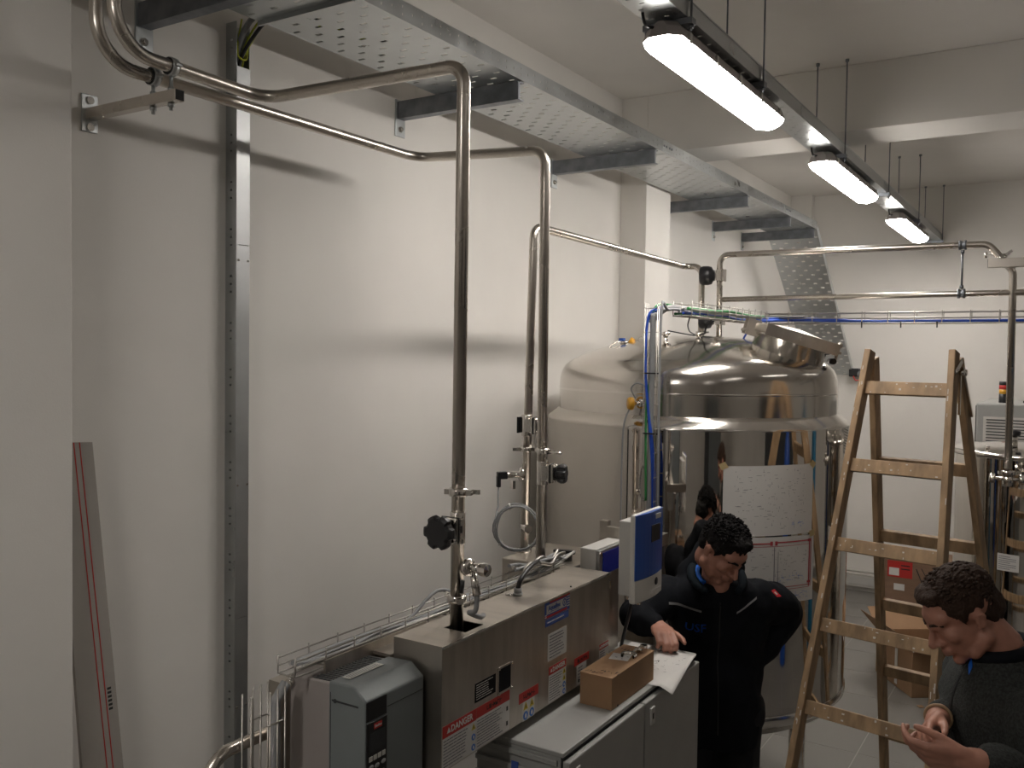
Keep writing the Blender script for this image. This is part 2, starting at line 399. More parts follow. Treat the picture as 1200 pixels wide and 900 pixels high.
def lamp(x, y0, lens, lab, grp='sealed ceiling lamps', Ln=1.22, z=3.276):
    t = thing('ceiling_lamp', lab, 'lamp', (x, y0+Ln/2, z), grp)
    def oval(hw, y_in, zz):   # rounded octagonal outline
        c = .035; a, b = y0+y_in, y0+Ln-y_in
        return [(x-hw+c, a, zz), (x+hw-c, a, zz), (x+hw, a+c, zz), (x+hw, b-c, zz), (x+hw-c, b, zz), (x-hw+c, b, zz), (x-hw, b-c, zz), (x-hw, a+c, zz)]
    MB('lampbody').rings([oval(.044, .012, z-.012), oval(.058, .004, z-.030), oval(.066, 0, z-.055)], smooth=False).build('housing', t)
    MB('lampbody').rings([oval(.069, -.003, z-.055), oval(.069, -.003, z-.064)], smooth=False).build('rim', t)
    MB(lens).rings([oval(.067, -.001, z-.064), oval(.063, .004, z-.080), oval(.048, .016, z-.098), oval(.03, .035, z-.104)], smooth=True).build('diffuser', t)
    for k in range(5):
        yy = y0+.1+k*(Ln-.2)/4
        for s in (-1, 1): MB('white_p').box((x+s*.067-.004, yy-.010, z-.070), (x+s*.067+.004, yy+.010, z-.036)).build('clip', t)
    tb('cable', smooth_path([(x-.02, y0+.012, z-.03), (x-.03, y0-.03, z-.035), (x-.035, y0-.045, z), (x-.03, y0-.03, z+.02)]), .005, 'black', t, 8)
    for yy in (y0+.25, y0+Ln-.25): bx('mount', (x-.03, yy-.012, z-.014), (x+.03, yy+.012, z+.001), 'galv_d', t)
    return t
lamp(1.262, 2.68, 'lens', 'lit sealed lamp, nearest of the lamps in view on the trunking')
lamp(1.262, 4.78, 'lens', 'lit sealed lamp, middle one of the lamps in view on the trunking')
lamp(1.262, 6.98, 'lens', 'lit sealed lamp nearest the back wall, smallest in view')
for y in (-1.15,): lamp(1.262, y, 'lens', 'lit sealed lamp on the trunking behind the camera side', 'sealed lamps outside the view')
for y in (-1.6, .9, 3.4, 5.9): lamp(3.9, y, 'lens2', 'lit sealed lamp of the second row', 'sealed lamps outside the view', z=3.76)

# ================================================================== PLASTERBOARD STRIP
dp = MB('drywall').poly([(.088, 1.397, 1.945), (.088, 1.497, 1.94), (.088, 1.692, 0), (.088, 1.543, 0)], .0125, (1, 0, 0)).build('plasterboard_offcut')
props(dp, 'tall narrow grey plasterboard strip with two red lines leaning by the near pillar', 'board')
def on_board(px0, px1, n=10, wdt=.003, name='red_line'):
    (y0, z0), (y1, z1) = px0, px1
    return MB('red').poly([(.1006, y0, z0), (.1006, y0+wdt, z0), (.1006, y1+wdt, z1), (.1006, y1, z1)], .0004, (1, 0, 0)).build(name, dp)
on_board((1.440, 1.943), (1.645, 0)); on_board((1.457, 1.942), (1.665, 0))
_m = MB('ink_k')
for _k in range(6): _m.box((.1006, 1.541+.0012*_k, 1.228-.012*_k), (.1009, 1.553+.0012*_k, 1.235-.012*_k))
_m.build('printed_marks', dp, kind='stuff')
for z in (1.975, 1.105):
    b = bx('wall_clip', (.03, 1.397, z-.012), (.07, 1.412, z+.012), 'galv'); props(b, 'small metal clip on the near pillar edge, %s' % ('above the leaning board' if z > 1.5 else 'low beside the leaning board'), 'clip', 'clips on the near pillar')

# ================================================================== PIPES
pb = thing('pipe_bracket', 'short square steel wall bracket carrying the bundled pipes on two clamps', 'bracket', (0, 1.552, 2.87))
MB('steel').box((.006, 1.537, 2.853), (.400, 1.567, 2.883)).build('arm', pb, bevel=.002)
bx('end_cap', (.4001, 1.539, 2.855), (.4015, 1.565, 2.881), 'rubber', pb)
MB('galv').box((0, 1.527, 2.818), (.006, 1.577, 2.925)).build('wall_plate', pb, bevel=.002)
for z in (2.832, 2.908): MB('steel_b').cyl((.006, 1.552, z), (.011, 1.552, z), .011, n=12).build('bolt', pb)
def sweep(name, pts, r, lab, bend=.055, m='steel'):
    o = MB(m).tube(fillet(pts, bend, 10), r, 20).build(name); return props(o, lab, 'pipe')
pA = sweep('steel_pipe', [(.381, 1.375, 3.768), (.381, 1.375, 2.945), (.345, 1.893, 2.95), (1.071, 1.893, 2.935), (1.068, 1.893, 1.36)], .0175, 'tall steel pipe that drops into the hole of the steel box', [.11, .07, .05])
pB = sweep('steel_pipe', [(.292, 1.385, 3.768), (.292, 1.385, 2.93), (.275, 2.706, 2.937), (.840, 2.706, 2.905), (.846, 2.706, 1.1)], .0172, 'steel pipe that runs along the wall and drops just before the tank', [.11, .08, .055])
pC = sweep('steel_pipe', [(.600, 2.996, 1.40), (.604, 3.03, 2.70), (.604, 4.60, 2.685), (.706, 4.60, 2.68), (.708, 4.60, 2.29)], .0165, 'steel pipe that loops over from the rear valve to the tank top', [.05, .05, .05])
for (p, dx) in (((.366, 1.552, 2.947), 0), ((.291, 1.552, 2.932), 0)):
    mb = MB('rubber').lathe([(.0178, -.012), (.0225, -.012), (.0225, .012), (.0178, .012)], p, (0, 1, 0), 20)
    mb.use('galv').lathe([(.0228, -.010), (.0245, -.010), (.0245, .010), (.0228, .010)], p, (0, 1, 0), 20)
    mb.box((p[0]-.034, 1.543, p[2]-.003), (p[0]-.022, 1.561, p[2]+.003)).box((p[0]+.022, 1.543, p[2]-.003), (p[0]+.034, 1.561, p[2]+.003))
    mb.build('pipe_clamp', pb)
    MB('galv').cyl((p[0], 1.552, 2.832), (p[0], 1.552, p[2]-.022), .005, n=8).cyl((p[0], 1.552, 2.842), (p[0], 1.552, 2.852), .009, n=6).cyl((p[0], 1.552, 2.884), (p[0], 1.552, 2.892), .009, n=6).build('threaded_rod', pb)

def tri_clamp(c, ax, r=.026, parent=None, hd=(1, 0, 0)):
    """hygienic ferrule clamp with wing nut"""
    c = V(c); hd = V(hd).normalized()
    MB('steel_b').lathe([(.0165, -.010), (r*.93, -.010), (r, -.005), (r, .005), (r*.93, .010), (.0165, .010)], c, ax, 24).build('clamp_ring', parent)
    mb = MB('steel_b'); sd = V(ax).cross(hd).normalized()
    mb.obox(c-hd*(r+.004), hd*.006, sd*.008, V(ax)*.007); mb.obox(c+hd*(r+.004), hd*.007, sd*.010, V(ax)*.007)
    mb.cyl(c+hd*(r+.010)-sd*.016, c+hd*(r+.010)+sd*.022, .0035, n=8)
    mb.obox(c+hd*(r+.018)+sd*.012, hd*.010, sd*.003, V(ax)*.006); mb.build('clamp_bolt', parent)
def hand_wheel(c, ax, R, parent, depth=.035, name='hand_wheel'):
    c = V(c); ax = V(ax).normalized(); e1 = ax.orthogonal().normalized(); e2 = ax.cross(e1)
    def ring(h, sc):
        out = []
        for k in range(48):
            a = 2*PI*k/48; rr = R*sc*(1+.07*(1 if (k % 8) < 5 else -1.4)); out.append(c+ax*h+(e1*math.cos(a)+e2*math.sin(a))*rr)
        return out
    MB('black').rings([ring(-depth*.5, .62), ring(-depth*.35, .86), ring(0, 1), ring(depth*.32, .98), ring(depth*.5, .80)], smooth=False).build(name, parent, bevel=.001)
def dia_valve(c, out, parent, R=.042, wheel=True, L=.075):
    """diaphragm valve: c on pipe axis, out = direction of bonnet"""
    c = V(c); out = V(out).normalized(); up = V((0, 0, 1)); sd = up.cross(out).normalized()
    MB('steel_b').cyl(c-up*.042, c+up*.042, .0205).obox(c+out*.012, out*.012, sd*.022, up*.028).build('valve_body', parent, bevel=.003)
    MB('steel_b').obox(c+out*.027, out*.004, sd*.027, up*.032).build('flange_plate', parent, bevel=.004)
    MB('rubber').obox(c+out*.033, out*.002, sd*.028, up*.033).build('diaphragm', parent, bevel=.003)
    MB('steel_b').obox(c+out*.040, out*.005, sd*.027, up*.032).build('flange_plate', parent, bevel=.004)
    for a in (-1, 1):
        for b in (-1, 1): MB('steel_b').cyl(c+out*.018+sd*a*.019+up*b*.024, c+out*.052+sd*a*.019+up*b*.024, .0055, n=8).build('bolt', parent)
    MB('black').cyl(c+out*.045, c+out*L, .020).build('bonnet', parent)
    if wheel: hand_wheel(c+out*(L+.012), out, R, parent)
v = thing('hand_valve', 'steel diaphragm valve with large black handwheel on the tallest pipe', 'valve', (1.068, 1.893, 1.75))
dia_valve((1.068, 1.893, 1.75), (.02, -1, 0), v, .042, L=.066)
bx('position_indicator', (1.082, 1.868, 1.742), (1.095, 1.876, 1.760), 'black', v)
v = thing('pipe_coupling', 'clamp coupling above the handwheel valve on the tallest pipe', 'clamp', (1.069, 1.893, 1.84)); tri_clamp((1.069, 1.893, 1.843), (0, 0, 1), parent=v, hd=(.95, .3, 0))
v = thing('pipe_coupling', 'clamp coupling low on the tallest pipe just above the steel box', 'clamp', (1.068, 1.893, 1.57)); tri_clamp((1.068, 1.893, 1.565), (0, 0, 1), parent=v, hd=(-.8, .6, 0))
v = thing('sample_valve', 'small shiny sampling valve jutting from the foot of the tallest pipe', 'valve', (1.09, 1.893, 1.65))
MB('steel_b').cyl((1.08, 1.893, 1.652), (1.115, 1.889, 1.652), .012).lathe([(.012, 0), (.023, .002), (.023, .012), (.012, .016)], (1.098, 1.891, 1.652), (1, -.1, 0), 20).build('body', v)
MB('steel_b').cyl((1.112, 1.889, 1.655), (1.150, 1.885, 1.654), .012).lathe([(.0, 0), (.017, 0), (.018, .010), (.016, .022), (0, .024)], (1.148, 1.885, 1.654), (1, -.1, -.03), 10, smooth=False).build('knob', v)
MB('steel_b').cyl((1.120, 1.889, 1.645), (1.137, 1.885, 1.585), .008, .012).build('outlet', v)
MB('grey_c').tube(smooth_path([(1.137, 1.885, 1.59), (1.13, 1.89, 1.545), (1.10, 1.905, 1.53), (1.11, 1.94, 1.512), (1.10, 1.97, 1.508)]), .007, 8).build('hose', v)
MB('black').cyl((1.088, 1.886, 1.585), (1.092, 1.884, 1.617), .006).build('plug', v)
v = thing('hand_valve', 'diaphragm valve with black handwheel on the pipe beside the tank', 'valve', (.848, 2.706, 1.79)); dia_valve((.847, 2.706, 1.79), (.96, .28, 0), v, .033, L=.056)
v = thing('pipe_coupling', 'clamp coupling with long bolt on the pipe beside the tank', 'clamp', (.848, 2.706, 1.87)); tri_clamp((.848, 2.706, 1.866), (0, 0, 1), .024, v, (.9, -.4, 0)); MB('steel_b').cyl((.86, 2.69, 1.868), (.945, 2.66, 1.868), .004, n=8).build('clamp_bolt', v)
v = thing('diaphragm_valve', 'square bodied diaphragm valve with black plate on the rear pipe', 'valve', (.6, 3.0, 1.92)); dia_valve((.601, 3.0, 1.925), (.96, .28, 0), v, .03, False, .05); bx('gasket', (.572, 2.975, 1.895), (.577, 3.02, 1.957), 'black', v)
v = thing('pipe_coupling', 'clamp coupling on the rear pipe between valve and sensor', 'clamp', (.6, 3.0, 1.83)); tri_clamp((.6, 2.998, 1.832), (0, 0, 1), .024, v, (-.8, -.6, 0))
v = thing('pressure_sensor', 'steel sensor with black plug on the rear pipe, grey cable hanging', 'sensor', (.6, 3.0, 1.735))
MB('steel_b').lathe([(.012, 0), (.027, .002), (.027, .014), (.012, .018), (.012, .07)], (.6, 2.982, 1.735), (-.62, -.78, 0), 24).build('sensor_body', v)
MB('black').obox((.552, 2.905, 1.735), V((-.62, -.78, 0))*.020, V((.78, -.62, 0))*.012, (0, 0, .014)).obox((.544, 2.893, 1.712), V((-.62, -.78, 0))*.008, V((.78, -.62, 0))*.009, (0, 0, .022)).build('plug', v, bevel=.003)
MB('steel_b').obox((.585, 2.93, 1.700), (.012, -.008, 0), (.003, .005, 0), (0, 0, .016)).build('drain_tab', v)
cc = V((.664, 2.84, 1.555)); R0 = .088; e1 = V((.846, .533, 0)); e2 = V((0, 0, 1)); pts = [(.544, 2.893, 1.69), (.548, 2.885, 1.655), (.552, 2.88, 1.62)]
for k in range(0, 4*24+8):
    a = PI*.88+2*PI*k/24; rr = R0+.003*math.sin(k*.7)-.0025*(k//24); pts.append(cc+e1*math.cos(a)*rr+e2*math.sin(a)*rr+e1.cross(e2)*(.004*(k//24)))
MB('grey_c').tube(pts, .0032, 6).build('cable_coil', v)
for a in (.35, 1.9, 3.9, 5.3):
    p = cc+e1*math.cos(a)*(R0-.003)+e2*math.sin(a)*(R0-.003); MB('white_p').lathe([(.0095, -.003), (.011, -.003), (.011, .003), (.0095, .003)], p, e1*(-math.sin(a))+e2*math.cos(a), 10).box(p-V((.001, .001, .016)), p+V((.001, .001, -.009))).build('cable_tie', v)
MB('steel_b').cyl((.60, 2.985, 1.53), (.635, 2.96, 1.53), .012).cyl((.635, 2.96, 1.53), (.645, 2.952, 1.53), .017, n=6).build('plug_fitting', v)

# pipes to the second vessel
pD = sweep('steel_pipe', [(.808, 4.60, 2.27), (.803, 4.60, 2.737), (2.055, 4.60, 2.727), (2.155, 4.60, 2.60), (2.160, 4.60, 1.72)], .0155, 'upper long steel pipe crossing from the tank to the small vessel', [.05, .06, .05])
pE = sweep('steel_pipe', [(.803, 4.60, 2.503), (3.4, 4.60, 2.510)], .014, 'lower long steel pipe crossing in front of the back wall')
for k, z in enumerate((2.63, 2.40)):
    v = thing('actuated_valve', 'black round valve head %s' % ('above the wire basket over the tank' if k == 0 else 'partly behind the wire basket over the tank'), 'valve', (.80, 4.6, z))
    o = V((-.97, -.2, 0)).normalized(); c = V((.805, 4.6, z))
    MB('steel_b').obox(c, (.014, 0, 0), (0, .020, 0), (0, 0, .030)).obox(c+V((.024, 0, 0)), (.004, 0, 0), (0, .024, 0), (0, 0, .032)).obox(c-V((.018, 0, 0)), (.005, 0, 0), (0, .02, 0), (0, 0, .024)).build('valve_body', v, bevel=.002)
    MB('black').lathe([(0, .024), (.026, .024), (.030, .034), (.046, .042), (.050, .060), (.050, .088), (.044, .102), (.0, .104)], c, o, 28).build('actuator', v)
v = thing('pipe_hanger', 'thin rod with two clamps tying the two long pipes together', 'hanger', (1.95, 4.6, 2.5))
for z in (2.728, 2.507): MB('galv_d').lathe([(.0155, -.016), (.022, -.016), (.022, -.007), (.018, -.005), (.018, .005), (.022, .007), (.022, .016), (.0155, .016)], (1.95, 4.6, z), (1, 0, 0), 18).build('clamp', v)
MB('galv_d').cyl((1.95, 4.6, 2.528), (1.95, 4.6, 2.706), .0045, n=8).cyl((1.95, 4.6, 2.53), (1.95, 4.6, 2.545), .009, n=6).cyl((1.95, 4.6, 2.69), (1.95, 4.6, 2.705), .009, n=6).build('rod', v)
v = thing('pipe_coupling', 'clamp coupling with two wing nuts at the elbow above the square bar', 'clamp', (2.11, 4.6, 2.66)); tri_clamp((2.108, 4.60, 2.662), V((.1, 0, -.13)).normalized(), .024, v, (.8, 0, .6)); MB('steel_b').box((2.045, 4.595, 2.675), (2.075, 4.605, 2.679)).cyl((2.045, 4.60, 2.665), (2.045, 4.60, 2.69), .006, n=8).build('wing_nut', v)
v = MB('steel').box((2.062, 4.50, 2.612), (3.2, 4.535, 2.652)).build('square_bar', bevel=.002); props(v, 'horizontal square steel bar in front of the elbow pipe', 'bar')
MB('rubber').box((2.0605, 4.502, 2.614), (2.0619, 4.533, 2.650)).build('end_cap', v)
# elbow pipe low at the frame edge
sweep('steel_pipe', [(.80, 2.3, 1.285), (.80, 1.315, 1.288), (.80, 1.315, .85)], .0145, 'short bent steel pipe sticking out beside the wire basket end', .07)

# ================================================================== STEEL BOX UNIT
def label_lines(parent, X, y0, z0, y1, z1, n, m='ink', marg=.004, seed=1, wide=1.0, name='printed_lines'):
    """small printed text rows on a +x facing label"""
    r = random.Random(seed); mb = MB(m); h = (z1-z0)/n
    for i in range(n):
        z = z0+h*(i+.5); y = y0+marg; end = y0+(y1-y0-marg)*r.uniform(.7, 1.0)*wide
        while y < end:
            l = r.uniform(.006, .022); mb.box((X, y, z-h*.16), (X+.0003, min(y+l, end), z+h*.16)); y += l+.002
    o = mb.build(name, parent); return o
BX = 1.136
ub = thing('steel_box', 'long stainless steel box with warning labels mounted above the grey cabinet', 'enclosure', (1.06, 2.2, 1.18))
mb = MB('brushed'); t_ = .002
# body with a real square hole in the lid
mb.box((.985, 1.74, 1.18), (BX, 1.742, 1.488)).box((.985, 2.656, 1.18), (BX, 2.658, 1.488)).box((BX-.002, 1.742, 1.18), (BX, 2.656, 1.488)).box((.985, 1.742, 1.18), (.987, 2.656, 1.488)).box((.987, 1.742, 1.18), (BX-.002, 2.656, 1.182))
mb.build('box_body', ub)
mb = MB('brushed').box((.985, 1.74, 1.488), (1.046, 2.658, 1.4905)).box((1.115, 1.74, 1.488), (BX+.002, 2.658, 1.4905)).box((1.046, 1.74, 1.488), (1.115, 1.868, 1.4905)).box((1.046, 1.95, 1.488), (1.115, 2.658, 1.4905)); mb.build('lid', ub)
bx('lid_edge', (BX+.0005, 1.738, 1.4855), (BX+.0035, 2.660, 1.4915), 'steel_b', ub)
bx('hinge_clip', (1.118, 2.658, 1.435), (1.136, 2.668, 1.462), 'steel_b', ub)
v = MB('grey_c').cyl((1.036, 2.247, 1.4905), (1.036, 2.247, 1.512), .012, n=8).use('galv').cyl((1.036, 2.247, 1.4905), (1.036, 2.247, 1.498), .015, n=6).build('cable_gland', ub)
MB('steel_b').ball((1.012, 2.235, 1.492), (.012, .009, .003)).build('cap', ub)
MB('black').cyl((1.12, 2.42, 1.4905), (1.12, 2.42, 1.494), .003, n=8).build('screw', ub)
def sticker(y0, z0, y1, z1, m, name='label', th=.0004, X=BX): return bx(name, (X, y0, z0), (X+th, y1, z1), m, ub)
XR = BX+.0005
def tri(parent, y, z, s, name='warning_triangle', m='yellow'):
    MB(m).poly([(XR+.0003, y-s, z-s*.8), (XR+.0003, y+s, z-s*.8), (XR+.0003, y, z+s)], .0004, (1, 0, 0)).build(name, parent)
    if m == 'yellow': MB('ink_k').poly([(XR+.0008, y-s*.22, z-s*.45), (XR+.0008, y+s*.22, z-s*.45), (XR+.0008, y+s*.1, z+s*.45), (XR+.0008, y-s*.1, z+s*.45)], .0002, (1, 0, 0)).build('symbol', parent)
def disc(parent, y, z, s, name='blue_symbol'):
    MB('symblue').lathe([(0, .0004), (s, .0004), (s, 0)], (XR+.0003, y, z), (1, 0, 0), 16, smooth=False).build(name, parent)
    MB('paper').poly([(XR+.0009, y-s*.35, z-s*.5), (XR+.0009, y+s*.3, z-s*.5), (XR+.0009, y+s*.4, z+s*.1), (XR+.0009, y, z+s*.6), (XR+.0009, y-s*.4, z+s*.2)], .0002, (1, 0, 0)).build('symbol', parent)
def glyph_row(parent, y0, y1, z, h, m='ink_k', seed=3):
    r = random.Random(seed); mb = MB(m); y = y0
    while y < y1:
        l = r.uniform(.5, .8)*h; X = XR+.0002
        mb.box((X, y, z-h/2), (X+.0002, y+l*.25, z+h/2)); mb.box((X, y, z+r.choice((-.5, -.1, .3))*h), (X+.0002, y+l, z+r.choice((-.5, -.1, .3))*h+h*.22)); y += l+.0022
    mb.build('lettering', parent)
def danger(y0, z0, y1, z1, strip, english=True, sym='tdd', seed=1):
    a = sticker(y0, z1-strip, y1, z1, 'red', 'warning_label')
    b = sticker(y0, z0, y1, z1-strip, 'paper', 'label_text_field')
    if english:
        s = strip*.62; wt = (y1-y0); lettering('DANGER', min(s, wt*.17)*1.25, (XR, y0+wt*.56, z1-strip/2), (0, 1, 0), (0, 0, 1), 'paper', a); tri(a, y0+wt*.56-min(s, wt*.17)*3.0, z1-strip/2, strip*.25, m='paper')
    else: glyph_row(a, y0+(y1-y0)*.3, y1-(y1-y0)*.25, z1-strip/2, strip*.42, seed=seed)
    zb = z1-strip; hh = zb-z0; label_lines(b, XR, y0, z0+.004, y1-(.028 if (y1-y0) > .12 else .02), zb-.004, max(5, int(hh/.008)), seed=seed)
    k = len(sym)
    for i, c in enumerate(sym):
        z = zb-hh*(i+.5)/k; yy = y1-.012
        if c == 't': tri(b, yy, z, .009)
        elif c == 'd': disc(b, yy, z, .0085)
        else: bx('symbol', (XR, yy-.004, z-.006), (XR+.0003, yy+.004, z+.006), 'ink_k', b)
danger(1.745, 1.183, 1.889, 1.292, .030, True, 'tdd', 1)
danger(1.890, 1.183, 2.049, 1.292, .028, False, 'kk', 2)
k = sticker(1.882, 1.307, 1.979, 1.357, 'lbl_k', 'black_rating_label'); label_lines(k, XR, 1.884, 1.311, 1.972, 1.354, 7, 'sil', seed=5)
k = bx('inspection_window', (BX, 1.993, 1.300), (BX+.002, 2.051, 1.362), 'lbl_k', ub)
MB('brushed').box((BX, 1.988, 1.295), (BX+.0015, 2.056, 1.300)).box((BX, 1.988, 1.362), (BX+.0015, 2.056, 1.367)).box((BX, 1.988, 1.300), (BX+.0015, 1.993, 1.362)).box((BX, 2.051, 1.300), (BX+.0015, 2.056, 1.362)).build('frame', k)
for y in (1.990, 2.054):
    for z in (1.297, 1.365): MB('steel_b').cyl((BX+.001, y, z), (BX+.006, y, z), .0035, n=8).build('screw', k)
a = sticker(2.098, 1.233, 2.203, 1.262, 'red', 'warning_label'); glyph_row(a, 2.122, 2.185, 1.2475, .014, seed=8)
a = sticker(2.118, 1.178, 2.183, 1.232, 'paper', 'symbol_label')
for y in (2.134, 2.167): tri(a, y, 1.219, .012); disc(a, y, 1.192, .0125)
danger(2.263, 1.183, 2.367, 1.289, .024, True, 'ttdd', 11)
danger(2.590, 1.19, 2.655, 1.268, .018, True, 't', 13)
a = sticker(2.420, 1.246, 2.517, 1.270, 'red', 'warning_label'); glyph_row(a, 2.44, 2.50, 1.258, .011, seed=15)
a = sticker(2.437, 1.183, 2.500, 1.245, 'paper', 'symbol_label'); label_lines(a, XR, 2.44, 1.19, 2.485, 1.24, 5, seed=6); bx('symbol', (XR, 2.445, 1.19), (XR+.0003, 2.455, 1.20), 'ink_k', a)
# maker's badge
a = sticker(2.238, 1.413, 2.378, 1.434, 'logo_b', 'badge_foot'); label_lines(a, XR, 2.245, 1.419, 2.372, 1.429, 1, 'paper', seed=9)
a = sticker(2.233, 1.436, 2.383, 1.487, 'logo_b', 'maker_badge')
MB('sil').box((BX+.0005, 2.243, 1.4485), (BX+.0008, 2.362, 1.4755)).build('panel', a)
MB('red').box((BX+.0005, 2.233, 1.4385), (BX+.0009, 2.366, 1.4445)).box((BX+.0005, 2.262, 1.4785), (BX+.0009, 2.383, 1.4845)).build('red_band', a)
mb = MB('paper')
for i in range(5): bx('stripe', (BX+.0005, 2.366, 1.446+i*.0075), (BX+.0009, 2.383, 1.449+i*.0075), 'paper', a)
for i in range(2): bx('stripe', (BX+.001, 2.233, 1.440+i*.006), (BX+.0013, 2.243, 1.443+i*.006), 'paper', a)
lettering('Aquafine', .021, (BX+.001, 2.288, 1.464), (0, 1, 0), (0, 0, 1), 'logo_b', a, sx=.95)
MB('logo_b').lathe([(.0075, .0003), (.0115, .0003)], (BX+.001, 2.349, 1.463), (1, 0, 0), 20).poly([(BX+.001, 2.347, 1.458), (BX+.001, 2.351, 1.458), (BX+.001, 2.351, 1.468), (BX+.001, 2.347, 1.466)], .0003, (1, 0, 0)).build('round_emblem', a)
label_lines(a, BX+.0009, 2.25, 1.4505, 2.33, 1.4555, 1, 'logo_b', seed=19)
a = MB('paper').box((BX, 2.255, 1.308), (BX+.0004, 2.367, 1.388)).build('white_rating_label', ub, bevel=.0001); label_lines(a, XR, 2.26, 1.313, 2.36, 1.384, 8, seed=21)
# back plate left of the box and skid
sk = thing('skid_frame', 'stainless frame and back plate carrying the grey drive and steel box', 'frame', (.9, 2.2, 0))
bx('back_plate', (.920, 1.56, .85), (.926, 1.95, 1.468), 'brushed', sk); bx('top_rail', (.86, 1.73, 1.438), (.984, 2.80, 1.446), 'brushed', sk)
for (x, y) in ((.80, 1.50), (.80, 2.90), (.93, 2.78), (.93, 1.90)): bx('post', (x, y, 0), (x+.04, y+.04, 1.415 if y > 2 or x < .9 else 1.18), 'brushed', sk)
for z in (.12, 1.05): bx('crossbar', (.80, 1.54, z), (.84, 2.90, z+.04), 'brushed', sk)
bx('crossbar', (.84, 2.78, 1.1), (.93, 2.82, 1.14), 'brushed', sk); bx('crossbar', (.945, 1.94, 1.14), (.985, 2.78, 1.178), 'brushed', sk)
rb = thing('steel_pump_box', 'plain stainless box under the rear pipe behind the wire basket', 'enclosure', (.7, 3.0, 0))
MB('brushed').box((.585, 2.86, 0), (.88, 3.20, 1.43)).build('body', rb, bevel=.004); MB('steel_b').lathe([(.017, 0), (.03, 0), (.03, .012), (.017, .014)], (.6, 2.996, 1.43), (0, 0, 1), 20).build('flange', rb)
MB('black').cyl((.80, 2.96, 1.43), (.80, 2.96, 1.455), .03).obox((.80, 2.96, 1.462), (.04, .01, 0), (-.004, .012, 0), (0, 0, .006)).build('butterfly_handle', rb, bevel=.002)

# ------------------------------------------------ drive
dr = thing('motor_drive', 'grey variable frequency drive with black keypad hung left of the steel box', 'drive', (.97, 1.62, .95))
y0, y1, XF = 1.515, 1.726, 1.092; zb = .95
MB('vfd_l').hexa([(.852, y0+.004, zb), (.980, y0+.004, zb), (.980, y1-.004, zb), (.852, y1-.004, zb), (.852, y0+.004, 1.432), (.980, y0+.004, 1.438), (.980, y1-.004, 1.438), (.852, y1-.004, 1.432)]).build('heat_sink', dr, bevel=.003)
prof = [(.980, zb), (1.077, zb), (XF, zb+.015), (XF, 1.418), (1.055, 1.446), (.980, 1.444)]
MB('vfd').poly([(x, y0, z) for x, z in prof], y1-y0, (0, 1, 0)).build('front_cover', dr, bevel=.004)
for k in range(17): MB('vfd_s').obox((.948, y0+.016+k*.0112, 1.4372), (.030, 0, .0012), (0, .0030, 0), (0, 0, .0012)).build('vent_slot', dr)
bx('black_panel', (XF, y0+.001, 1.372), (XF+.0018, y0+.070, 1.416), 'black', dr); kp = bx('keypad', (XF, y0+.001, 1.18), (XF+.004, y0+.070, 1.369), 'black', dr, bevel=.001)
X1 = XF+.0041
bx('display', (X1, y0+.010, 1.300), (X1+.0004, y0+.062, 1.343), 'vfd_s', kp); bx('red_logo', (X1, y0+.024, 1.350), (X1+.0004, y0+.051, 1.363), 'red', kp)
lettering('Danfoss', .0072, (X1+.0006, y0+.0375, 1.3565), (0, 1, 0), (0, 0, 1), 'paper', kp)
for k in range(4): bx('key', (X1-.0001, y0+.008+k*.0148, 1.280), (X1+.0010, y0+.019+k*.0148, 1.291), 'sil', kp)
for (yy, zz, rr) in ((.036, 1.245, .009), (.036, 1.264, .007), (.036, 1.226, .007), (.016, 1.245, .006), (.056, 1.245, .006), (.016, 1.266, .007), (.058, 1.266, .007), (.016, 1.22, .006), (.058, 1.22, .006), (.036, 1.205, .006)):
    MB('grey_c').ball((X1, y0+yy, zz), (.0015, rr*1.2, rr*.8), 12, 6).build('key', kp)
for z in (1.400, 1.22): MB('vfd_s').box((.99, y0-.0008, z), (1.07, y0+.001, z+.004)).cyl((1.0, y0-.002, z+.002), (1.0, y0+.001, z+.002), .005, n=8).build('screw', dr)
bx('seam', (.985, y0-.0005, 1.0), (.987, y0+.001, 1.42), 'vfd_s', dr); MB('steel_b').cyl((.858, y0+.004, 1.418), (.858, y0-.008, 1.415), .010, n=10).build('bolt', dr)
MB('sil').obox((1.005, 1.605, 1.4468), (.012, 0, .0002), (0, .06, 0), (0, 0, .0003)).build('caution_label', dr)
mb = MB('ink')
for k in range(3): mb.obox((.999+k*.006, 1.605, 1.4473), (.0009, 0, 0), (0, .052, 0), (0, 0, .0002))
mb.build('printed_lines', dr)
bx('cover_groove', (XF, y0+.075, 1.385), (XF+.0006, y1-.002, 1.3865), 'vfd_s', dr)

# ------------------------------------------------ wire baskets
def basket(name, lab, p0, ax, L, side, W_, up, H, pitch=.1, wr=.0022, group=None, nb=3):
    """wire mesh tray: p0 corner, ax length dir, side width dir, up height dir"""
    p0, ax, side, up = V(p0), V(ax).normalized(), V(side).normalized(), V(up).normalized()
    t = thing(name, lab, 'cable tray', p0, group)
    for k in range(nb):
        a = p0+side*W_*k/(nb-1); MB('wire').tube([a, a+ax*L], wr, 6).build('long_wire', t)
    for s in (0, 1):
        for h in (.5, 1):
            a = p0+side*W_*s+up*H*h; MB('wire').tube([a, a+ax*L], wr, 6).build('long_wire', t)
    k = 0.0
    while k <= L+1e-6:
        a = p0+ax*k; off = -up*.003
        MB('wire').tube(fillet([a+up*(H+.008), a, a+side*W_, a+side*W_+up*(H+.008)], .008, 3), wr, 6).build('cross_wire', t); k += pitch
    return t
basket('wire_basket', 'wire cable basket full of grey cables behind the steel box', (.862, 1.47, 1.452), (0, 1, 0), 1.29, (1, 0, 0), .056, (0, 0, 1), .036)
r = random.Random(5)
